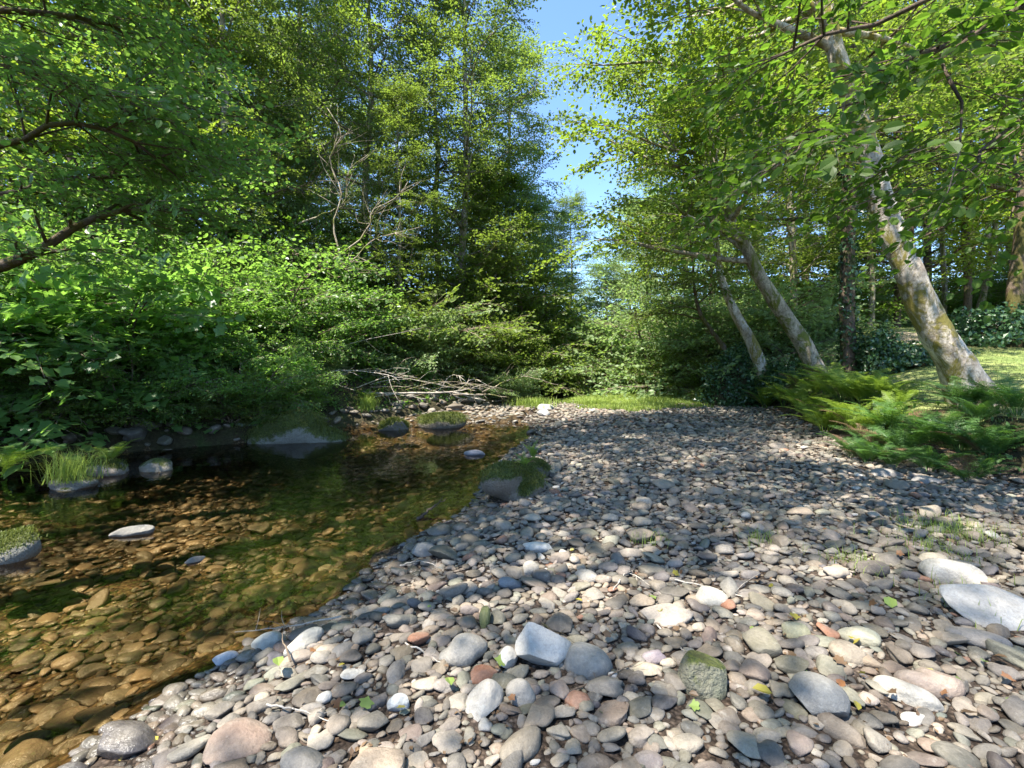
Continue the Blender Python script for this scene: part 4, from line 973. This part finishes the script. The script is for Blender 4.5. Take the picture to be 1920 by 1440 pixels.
for k, (px, Yd, s, lb) in enumerate([(900, 16.5, 1.35, 'rounded green bush behind the right end of the driftwood'), (985, 18.0, 1.4, 'rounded green bush overhanging the stream right of the driftwood'), (850, 17.5, 1.2, 'green bush between the two central alder trunks'),
        (1065, 30, 1.7, 'bright green bush on the far bank above the distant water'), (1290, 17, 1.2, 'bright low bush right of the upstream grass'), (1340, 15.0, .8, 'low bright bush beneath the thin bent trunk'), (1250, 20, 1.3, 'bright bush behind the upstream grass patch')]):
    put(brt_sh, atx(px, Yd), Yd, k * 1.3 + .4, s, lb, 'bush')
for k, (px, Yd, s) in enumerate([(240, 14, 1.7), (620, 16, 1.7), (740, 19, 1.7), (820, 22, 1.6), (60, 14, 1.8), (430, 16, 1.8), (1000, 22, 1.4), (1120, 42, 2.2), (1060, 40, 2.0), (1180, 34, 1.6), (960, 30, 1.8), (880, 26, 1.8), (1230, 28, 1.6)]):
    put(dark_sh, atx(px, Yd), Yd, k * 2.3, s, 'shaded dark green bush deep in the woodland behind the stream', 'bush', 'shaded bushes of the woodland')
for k, (px, Yd, s) in enumerate([(1480, 16, 1.0), (1520, 19, 1.2), (1620, 22, 1.3), (1700, 25, 1.4), (1780, 24, 1.2), (1880, 22, 1.3), (1400, 19, 1.3), (1940, 19, 1.2)]):
    put(dark_sh if k % 2 else will_sh, atx(px, Yd), Yd, k * 1.1, s, 'bush in the undergrowth behind the right bank trunks', 'bush', 'undergrowth behind the right bank')

# ------------------------------------------------------------------ ferns
def frond_mesh(seed, mat, Ln=.85, arch=1.1, width=.17, npairs=24):
    rg = np.random.default_rng(seed); g = Geo()
    s = np.linspace(0, 1, npairs + 6); th = R(76) - arch * 1.3 * s
    dx = np.cos(th) * Ln / len(s); dz = np.sin(th) * Ln / len(s)
    px = np.cumsum(dx); pz = np.cumsum(dz); yy = np.sin(s * 2 + rg.uniform(0, 3)) * .03
    pts = np.stack([px, yy, pz], -1)
    V, T = tube(pts, np.linspace(.006, .0015, len(s)), 3, cap=False); g.add(V, T, (.3, .5, .5))
    for k in range(5, len(s) - 1):
        f = (k - 5) / npairs; Lp = width * min(1, .35 + f * 3.2) * (1 - f) ** .75 + .012
        tn = norm(pts[k + 1] - pts[k]); 
        for sg in (-1, 1):
            d = norm(np.array([0, sg, 0]) + tn * .45 + np.array([0, 0, rg.normal(-.12, .08)])); up = np.cross(tn, [0, 1, 0]) * -1
            if up[2] < 0: up = -up
            nleaf = 7; 
            for j in range(nleaf):
                u = (j + .5) / nleaf; c = pts[k] + d * Lp * u; w_ = Ln / npairs * .62 * (1 - u * .75) + .002
                for q in (-1, 1):
                    e = c + (tn * q * .9 + d * .55) * w_; a = c - d * Lp / nleaf * .5; b = c + d * Lp / nleaf * .45
                    g.add([a, b, e + up * rg.normal(0, .004)], [(0, 1, 2)], (f, rg.uniform(), .2))
    me = g.mesh('frond', [mat]); return me
FR = [frond_mesh(i, M['fern_leaf']) for i in range(3)]; FD = [frond_mesh(10 + i, M['shaded_fern']) for i in range(3)]; FRR = [frond_mesh(20, M['red_leaf'])]
FB = frond_mesh(21, M['dry_leaf'])
rf = np.random.default_rng(77)
def fern(label, x, y, s, meshes, n=13, z=None, group=None, yawc=None, name='fern', up=0.0):
    root = empty(name, (x, y, (H(x, y) - .02) if z is None else z), 0, s)
    for k in range(n):
        o = D.objects.new('frond', FB if rf.uniform() < .08 else meshes[k % len(meshes)]); COL.objects.link(o); o.parent = root
        a = k * 6.283 / n + rf.uniform(-.25, .25); q = rf.uniform(.75, 1.12)
        o.rotation_euler = (rf.normal(0, .12), rf.uniform(-.22, .22) - up, a); o.scale = (q, q, q); o.location = (math.cos(a) * .04, math.sin(a) * .04, 0)
    tag(root, label, 'fern', group); return root
BRF = 'bright yellow green fern in the sunlit bank patch right of the gravel'
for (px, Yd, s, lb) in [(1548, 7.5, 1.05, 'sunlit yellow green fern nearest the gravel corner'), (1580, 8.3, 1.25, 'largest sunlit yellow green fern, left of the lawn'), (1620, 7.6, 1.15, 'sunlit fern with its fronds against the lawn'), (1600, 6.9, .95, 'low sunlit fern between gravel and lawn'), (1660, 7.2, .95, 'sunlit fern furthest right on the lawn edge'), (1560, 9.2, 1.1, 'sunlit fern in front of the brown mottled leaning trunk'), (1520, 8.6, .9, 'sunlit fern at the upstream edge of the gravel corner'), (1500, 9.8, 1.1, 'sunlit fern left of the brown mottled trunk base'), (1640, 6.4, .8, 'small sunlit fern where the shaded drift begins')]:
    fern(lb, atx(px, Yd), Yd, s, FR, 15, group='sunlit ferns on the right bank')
for k in range(16):
    Yd = 5.0 + k * .40; x = float(ip(Yd, BR)) + .35 + .35 * (k % 3)
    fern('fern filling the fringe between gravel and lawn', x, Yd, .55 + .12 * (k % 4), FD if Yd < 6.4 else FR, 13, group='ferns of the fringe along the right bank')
for (px, Yd, s, lb) in [(1435, 11.8, 1.0, 'green fern hiding the foot of the slim pale leaning trunk'), (1470, 11.0, 1.1, 'green fern right of the slim pale leaning trunk foot'), (1505, 10.6, 1.2, 'large green fern between the two leaning trunk feet'), (1400, 12.8, .9, 'green fern by the upstream gravel margin'), (1545, 10.4, 1.0, 'green fern hiding the foot of the brown mottled trunk')]:
    fern(lb, atx(px, Yd), Yd, s, FR + FD[:1], 13, group='ferns under the leaning trunks')
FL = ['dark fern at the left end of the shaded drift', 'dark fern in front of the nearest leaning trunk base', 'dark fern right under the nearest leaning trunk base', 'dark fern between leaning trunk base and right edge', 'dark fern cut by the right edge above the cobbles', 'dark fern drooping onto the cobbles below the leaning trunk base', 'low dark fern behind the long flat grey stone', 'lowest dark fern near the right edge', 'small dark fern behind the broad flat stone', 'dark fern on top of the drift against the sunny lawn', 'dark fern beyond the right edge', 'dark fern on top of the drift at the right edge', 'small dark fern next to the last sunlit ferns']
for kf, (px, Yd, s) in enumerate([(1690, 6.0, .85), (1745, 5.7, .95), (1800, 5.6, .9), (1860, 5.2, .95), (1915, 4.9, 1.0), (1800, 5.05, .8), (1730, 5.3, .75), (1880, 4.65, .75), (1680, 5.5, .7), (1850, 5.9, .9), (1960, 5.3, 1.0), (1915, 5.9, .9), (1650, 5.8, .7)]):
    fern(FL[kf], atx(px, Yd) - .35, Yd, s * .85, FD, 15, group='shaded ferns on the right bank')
fern('fern with rust red dead fronds on the sunny path edge', atx(1708, 11), 11, .75, FR + FRR, 14, z=None)
fern('small fern right of the ivy wrapped trunk', atx(1635, 12), 12, 1.0, FR, 12)
fern('small bright fern growing on the boulder at the left of the pool', BOULD[48].location.x, BOULD[48].location.y, .5, FR, 9, z=BOULD[48].location.z + .1)
fern('bright fern at the left edge over the water', atx(-5, 5.0), 5.0, .75, FR, 12, z=.05)
fern('small fern sprouting from the moss covered boulder by the gravel', BOULD[41].location.x + .12, BOULD[41].location.y - .05, .22, FR, 8, z=BOULD[41].location.z + .17)
fern('upright small fern behind the moss covered boulder', BOULD[42].location.x, BOULD[42].location.y, .28, FR, 7, z=BOULD[42].location.z + .12, up=.4)
fern('fern on the far bank between the mossy boulders', atx(690, 10.9), 10.9, .6, FR, 11)
fern('fern on the left bank beneath the slanting dead stick', atx(455, 10.2), 10.2, .7, FR, 11)

# ------------------------------------------------------------------ grass
def blades(P0, Lb, wb, rng, lean=.5, seg=2):
    n = len(P0); a = rng.uniform(0, 6.28, n); d = np.stack([np.cos(a), np.sin(a), np.zeros(n)], -1); sd = np.stack([-np.sin(a), np.cos(a), np.zeros(n)], -1)
    Ln = Lb * rng.uniform(.5, 1.15, n); le = rng.uniform(.1, 1, n) * lean; w_ = wb * rng.uniform(.7, 1.3, n)
    p1 = P0 + d * (Ln * le * .35)[:, None] + np.array([0, 0, 1]) * (Ln * .6)[:, None]
    p2 = P0 + d * (Ln * le)[:, None] + np.array([0, 0, 1]) * (Ln * (1 - le * .35))[:, None]
    V = np.stack([P0 - sd * w_[:, None], P0 + sd * w_[:, None], p1 - sd * w_[:, None] * .7, p1 + sd * w_[:, None] * .7, p2], 1)
    T = np.array([(0, 1, 3), (0, 3, 2), (2, 3, 4)])[None] + (np.arange(n) * 5)[:, None, None]
    C = np.repeat(rng.uniform(0, 1, (n, 3)), 5, axis=0)
    return V.reshape(-1, 3), T.reshape(-1, 3), C
rg = np.random.default_rng(123)
def scatter(n, fn, x0, x1, y0, y1):
    x = rg.uniform(x0, x1, n); y = rg.uniform(y0, y1, n); k = fn(x, y); x, y = x[k], y[k]; return np.stack([x, y, height(x, y) - .01], -1)
# upstream grass island
g = Geo()
def isl(x, y):
    c = .262 * y; wdt = .165 * y * sm(y, 11.2, 12.6)
    return (np.abs(x - c - .5 * np.sin(y * 1.1)) < wdt * (1 - .4 * np.abs(np.sin(y * 2.1 + x)))) & (x > ip(y, WR) - .3)
p0 = scatter(90000, isl, -1, 9, 11.3, 22)
g.add(*blades(p0, .17, .008, rg, .8))
o = g.build('grass', M['grass_blade']); tag(o, 'fresh green grass covering the low island upstream of the gravel bar', 'grass', kind='stuff')
def tuft(name, label, x, y, n, rad, Lb, mat='grass_blade', z=None, group=None, lean=.9, wb=.003):
    root_z = (H(x, y) - .01) if z is None else z
    q = rg.normal(0, rad * .5, (n, 2)); P0 = np.stack([q[:, 0], q[:, 1], np.zeros(n)], -1)
    g = Geo(); g.add(*blades(P0, Lb, wb, rg, lean)); o = g.build(name, M[mat]); o.location = (x, y, root_z); tag(o, label, 'grass', group, 'stuff' if n < 200 else None); return o
tuft('tall_grass_clump', 'tall grass clump standing at the back of the upstream grass', atx(1165, 19), 19, 900, .7, .75, wb=.01)
tuft('tall_grass_clump', 'second tall grass clump right of the first at the back of the upstream grass', atx(1215, 19.5), 19.5, 900, .7, .8, wb=.01)
tuft('tall_grass_clump', 'grass clump by the water left of the upstream grass', atx(1095, 21), 21, 500, .5, .6, wb=.01)
tuft('grass_tuft', 'long green grass tuft drooping over the crusty boulder at the left of the pool', BOULD[49].location.x - .02, BOULD[49].location.y, 420, .2, .42, z=BOULD[49].location.z + .06, wb=.0022, lean=1.3)
tuft('grass_tuft', 'rounded grass tuft on the stones below the upstream grass', atx(1115, 13.4), 13.4, 700, .4, .28, wb=.006)
tuft('grass_tuft', 'rounded grass tuft right of centre at the front of the upstream grass', atx(1230, 13.6), 13.6, 700, .5, .25, wb=.006)
tuft('grass_tuft', 'grass tuft left of the upstream grass beside the riffle', atx(1000, 13.2), 13.2, 800, .55, .3, wb=.006)
tuft('grass_tuft', 'grass tuft on the far bank among the mossy boulders', atx(690, 10.6), 10.6, 300, .2, .4, wb=.006)
for (px, py, n, r_, lb) in [(1790, 1020, 420, .30, 'biggest thin grass tuft among the cobbles at right'), (1740, 1055, 160, .28, 'sparse grass tuft just below the biggest one at right'), (1600, 1085, 110, .16, 'small sparse grass tuft between cobbles in the right foreground'),
                            (1215, 1030, 70, .12, 'tiny pale grass tuft in the sunny gravel'), (1830, 1170, 120, .22, 'grass sprigs under the big triangular slab'), (1430, 1035, 80, .14, 'tiny grass tuft right of the sunny gravel')]:
    Yd = CAM_H * F / (py - HOR); tuft('grass_tuft', lb, atx(px, Yd), Yd, n, r_, .12, wb=.0018)
# lawn blades
g = Geo(); p0 = scatter(60000, lambda x, y: (x > ip(y, BR) + .7), 5.0, 17, 4.5, 16)
g.add(*blades(p0, .05, .005, rg, .8)); o = g.build('lawn_grass', M['dry_blade'], lawn); tag(o, kind='stuff')
# ground cover on the banks
def cover(name, label, fn, x0, x1, y0, y1, n, mat, size, par=None):
    pts = scatter(n, fn, x0, x1, y0, y1); pts[:, 2] += rg.uniform(0, .12, len(pts)); nn = np.tile([0, 0, 1.], (len(pts), 1))
    o = leaf_cloud(pts, nn, 'diamond', size, rg).build(name, M[mat], par); tag(o, label, 'ground cover' if not par else None, kind='stuff'); return o
cover('ground_cover', 'low leafy ground cover along the left bank', lambda x, y: (x < ip(y, WL) - .45) & (x > ip(y, WL) - 5), -14, 3, 5, 22, 42000, 'shrub_leaf', .10)
cover('ground_cover', 'low leafy ground cover at the foot of the right bank', lambda x, y: (x > ip(y, BR) + .15) & (x < ip(y, BR) + 1.1), 4, 10, 4, 20, 9000, 'shaded_fern', .07)

g = Geo()
pts = scatter(26000, lambda x, y: (x > ip(y, WR) + .15) & (x < ip(y, BR)) & (np.abs(x) < 1.2 * y + .3) & (wob(x * 2.1, y * 2.1) > rg.normal(.1, .35, len(x))), -3, 7, 1.2, 8)
pts[:, 2] += rg.uniform(.012, .03, len(pts)); o = leaf_cloud(pts, np.tile([0, 0, 1.], (len(pts), 1)), 'diamond', .022, rg).build('leaf_litter', M['dry_leaf'], gravel_bar); tag(o, kind='stuff')
def moss_on(o, n, Lb, thr):
    me = o.data; V = np.array([v.co for v in me.vertices]); Nn = np.array([v.normal for v in me.vertices]); i = rg.integers(0, len(V), n * 3)
    k = Nn[i, 2] + rg.normal(0, .18, len(i)) > thr; i = i[k][:n]; e = np.sqrt(4 * math.pi / len(V)) * np.abs(V).max(0)
    P0 = V[i] + rg.normal(0, .6, (len(i), 3)) * e * [1, 1, .2] ; g = Geo(); g.add(*blades(P0, Lb, Lb * .16, rg, 1.2)); m = g.build('moss', M['moss_blade'], o); tag(m, kind='stuff')
M['moss_blade'] = leaf_mat('moss_blade', (.045, .065, .010), (.16, .18, .035), (.16, .2, .03), tfac=.3)
bpy.context.view_layer.update()
for sd, n, Lb, th in ((41, 6000, .022, .35), (42, 2500, .022, .4), (43, 9000, .026, .45), (44, 3500, .025, .6), (45, 5000, .03, .3), (46, 2000, .04, .4), (48, 900, .03, .8), (50, 2500, .02, .6), (56, 2500, .04, .4), (60, 2000, .04, .4)):
    moss_on(BOULD[sd], n, Lb, th)

# ------------------------------------------------------------------ driftwood, bare branches, sticks, twigs, fallen leaves
def stick(name, label, pts, r, seed, mat='dead_wood', side=0, group=None, cat='branch', lift=True):
    rg_ = np.random.default_rng(600 + seed); pts = np.array(pts, float); base = pts[0].copy(); root_pts = resample(pts - base, 14)
    root_pts[1:-1] += rg_.normal(0, r * .6, (12, 3)); g = Geo()
    V, T = tube(root_pts, np.linspace(r, r * .3, 14), 7, rg_, .15); g.add(V, T, (.5,) * 3)
    for k in range(side):
        i = rg_.integers(4, 12); q = root_pts[i]; dd = norm(root_pts[i + 1] - q); Ls = np.linalg.norm(root_pts[-1]) * rg_.uniform(.12, .35)
        e = q + norm(dd + rg_.normal(0, .7, 3)) * Ls; V, T = tube(resample([q, (q + e) / 2 + rg_.normal(0, .08, 3) * Ls, e], 5), np.linspace(r * .4, r * .1, 5), 4); g.add(V, T, (.5,) * 3)
    o = g.build(name, M[mat], None, True); o.location = base; tag(o, label, cat, group); return o
stick('driftwood_log', 'long pale log lying along the foot of the driftwood pile', [P(600, 742, 10.6), P(700, 736, 11.2), P(905, 741, 12.4)], .045, 1, side=3)
stick('driftwood_log', 'pale log with broken stubs across the bank above the mossy boulders', [P(455, 745, 10.6), P(560, 716, 10.8), P(655, 700, 11.2)], .055, 2, side=3)
stick('driftwood_log', 'lower mossy brown log beside the mossy boulders', [P(440, 762, 10.3), P(540, 745, 10.4), P(700, 741, 11)], .06, 3, 'mossy_bark', side=2)
stick('dead_stick', 'slanting dead stick standing out of the bushes on the left bank', [P(258, 728, 8.6), P(300, 680, 8.8), P(352, 638, 9.0)], .02, 4, side=5)
stick('dead_stick', 'thin pale sapling stem slanting up right above the driftwood', [P(480, 725, 10.4), P(620, 655, 10.8), P(790, 615, 11.5)], .012, 5, side=4)
stick('dead_stick', 'stick propped on the bank stones left of the mossy boulders', [P(385, 808, 8.9), P(445, 775, 9.2)], .02, 6, 'mossy_bark', 1)
stick('dead_stick', 'short dark log lying on the bank stones by the pool', [P(345, 782, 8.9), P(390, 806, 8.7)], .03, 7, 'dark_bark', 1)
for k in range(34):
    x0 = rg.uniform(500, 920); Yd = 9.9 + (x0 - 500) / 420 * 2.6 + rg.uniform(0, .8); y0 = rg.uniform(718, 752); ln = rg.uniform(60, 260) * rg.choice([-1, 1]); up = rg.uniform(-8, 38)
    stick('driftwood_branch', 'bare pale branch tangled in the driftwood pile on the far bank', [P(x0, y0, Yd), P(x0 + ln * .5, y0 - up * .9 - 8, Yd + .2), P(x0 + ln, y0 - up * .6, Yd + rg.uniform(-.4, .6))], rg.uniform(.007, .020), 120 + k, side=4, mat='dead_wood' if k % 3 == 0 else 'alder_bark', group='branches of the driftwood pile')
# bare arching limbs left of centre (dead alder tops)
for k, (tr, lb) in enumerate([([(560, 520), (612, 505), (660, 490), (690, 455), (728, 440), (790, 425)], 'bare dead limb curving right above the thicket, lowest of the grey bare limbs'),
        ([(600, 500), (650, 470), (690, 430), (700, 395), (745, 370), (765, 340)], 'bare dead limb arching up right, middle of the grey bare limbs'),
        ([(640, 490), (625, 420), (640, 360), (618, 300), (640, 250), (612, 200)], 'bare dead limb rising almost upright, tallest of the grey bare limbs'),
        ([(560, 420), (610, 400), (645, 380), (655, 320), (690, 290)], 'bare dead limb forking left of centre, leftmost of the grey bare limbs'),
        ([(500, 365), (540, 352), (600, 330), (640, 250)], 'dark bare limb crossing high left of centre')]):
    Yb = 11.2 + k * .25; stick('dead_limb', lb, [P(a, b, Yb + .1 * i) for i, (a, b) in enumerate(tr)], .024, 60 + k, 'alder_bark' if k < 4 else 'dark_bark', side=22, cat='branch')
stick('submerged_stick', 'dark broken branch sticking out of the still water left of the moss covered boulder', [P(782, 972, 4.0), P(805, 955, 4.15), P(836, 935, 4.3)], .014, 70, 'dark_bark', 3)
TW = [([(1060, 1300), (1150, 1262), (1215, 1228)], 'long dark twig crossing the big cobbles at centre foreground'), ([(1150, 1105), (1180, 1075), (1250, 1120)], 'forked twig on the sunny cobbles right of centre'),
      ([(1260, 1085), (1350, 1108), (1480, 1145)], 'long thin twig across the cobbles right of the sunny patch'), ([(1420, 1120), (1440, 1175), (1475, 1215)], 'pale forked twig in the right foreground'),
      ([(1395, 1000), (1410, 985), (1406, 965)], 'short grey twig standing in the sunlit stones'), ([(640, 1155), (560, 1170), (440, 1185)], 'long fine twig reaching over the pool edge'),
      ([(545, 1240), (530, 1190), (548, 1160)], 'dark twig beside the round grey cobble in the shallows'), ([(500, 1320), (560, 1330), (620, 1352)], 'thin red brown twig at the bottom left on the stones'),
      ([(760, 1205), (800, 1225), (835, 1250)], 'fine twig left of the large rounded beige cobble'), ([(1000, 1150), (1040, 1190), (1085, 1230)], 'dark twig pointing at the white pointed rock'),
      ([(1230, 1170), (1300, 1235), (1330, 1225)], 'brown twig among the dead leaves right of centre'), ([(750, 1060), (790, 1052), (830, 1066)], 'bleached twig at the pool edge'),
      ([(1800, 1180), (1860, 1205), (1918, 1240)], 'straight thin twig under the big triangular slab')]
for k, (tr, lb) in enumerate(TW):
    pp = []
    for (a, b) in tr:
        zz_ = .06; Yd = (CAM_H - zz_) * F / (b - HOR); pp.append(P(a, b, Yd))
    stick('twig', lb, pp, .0042, 80 + k, 'dead_wood' if k % 3 else 'twig', 3, cat='twig')
LV, LT = leaf_outline('oval'); LV2, LT2 = leaf_outline('lobed')
lm = {}
for mk in ('yellow_leaf', 'green_leaf', 'red_leaf', 'dry_leaf'):
    for nm, (v, t) in (('o', (LV, LT)), ('l', (LV2, LT2))):
        v = v.copy(); v[:, 1] *= 1.15; v[:, 2] *= 1.5; g = Geo(); g.add(v, t, rg.uniform(0, 1, 3)); lm[mk, nm] = g.mesh('fallen_leaf', [M[mk]])
named = [(876, 1205, 'yellow_leaf', 'yellow leaf lying on top of the large rounded beige cobble'), (1762, 1282, 'yellow_leaf', 'orange yellow leaf on the large pink brown cobble'), (1448, 1300, 'yellow_leaf', 'curled golden leaf left of the dark freckled boulder'),
         (520, 1232, 'green_leaf', 'pale green leaf at the foot of the round grey cobble'), (260, 1325, 'yellow_leaf', 'yellow leaf floating at the bottom left shore'), (272, 1312, 'yellow_leaf', 'yellowish leaf beside the floating one at the bottom left'),
         (840, 1270, 'green_leaf', 'large green leaf below the large rounded beige cobble'), (1672, 1140, 'green_leaf', 'round green leaf among grey cobbles at right'), (362, 1322, 'green_leaf', 'lobed green leaf on the shore stones at bottom left'),
         (1880, 1310, 'green_leaf', 'bright green leaf near the bottom right corner')]
for (px, py, mk, lb) in named:
    Yd = (CAM_H - .09) * F / (py - HOR); o = D.objects.new('fallen_leaf', lm[mk, 'l' if py % 2 else 'o']); COL.objects.link(o)
    o.location = (atx(px, Yd), Yd, .09 if px > 450 else -.06); s = rg.uniform(.05, .075); o.scale = (s, s, s); o.rotation_euler = (rg.normal(0, .2), rg.normal(0, .2), rg.uniform(0, 6.28)); tag(o, lb, 'leaf', 'fallen leaves')
for k in range(90):
    px = rg.uniform(500, 1900); py = rg.uniform(960, 1350); zz_ = .075; Yd = (CAM_H - zz_) * F / (py - HOR); x = atx(px, Yd)
    if x < ip(Yd, WR) + .1: continue
    mk = rg.choice(['yellow_leaf', 'green_leaf', 'green_leaf', 'dry_leaf', 'dry_leaf', 'red_leaf']); o = D.objects.new('fallen_leaf', lm[mk, rg.choice(['o', 'l'])]); COL.objects.link(o)
    s = rg.uniform(.022, .045); o.location = (x, Yd, H(x, Yd) + rg.uniform(.02, .042)); o.scale = (s, s, s); o.rotation_euler = (rg.normal(0, .4), rg.normal(0, .4), rg.uniform(0, 6.28))
    tag(o, 'small %s fallen leaf lying on the foreground cobbles' % {'yellow_leaf': 'yellow', 'green_leaf': 'green', 'red_leaf': 'reddish', 'dry_leaf': 'brown'}[str(mk)], 'leaf', 'small %s leaves on the cobbles' % {'yellow_leaf': 'yellow', 'green_leaf': 'green', 'red_leaf': 'reddish', 'dry_leaf': 'brown'}[str(mk)])

tot = sum(len(o.data.polygons) for o in {o.data.name: o for o in D.objects if o.type == 'MESH'}.values())
print('unique triangles', tot, 'objects', len(D.objects))
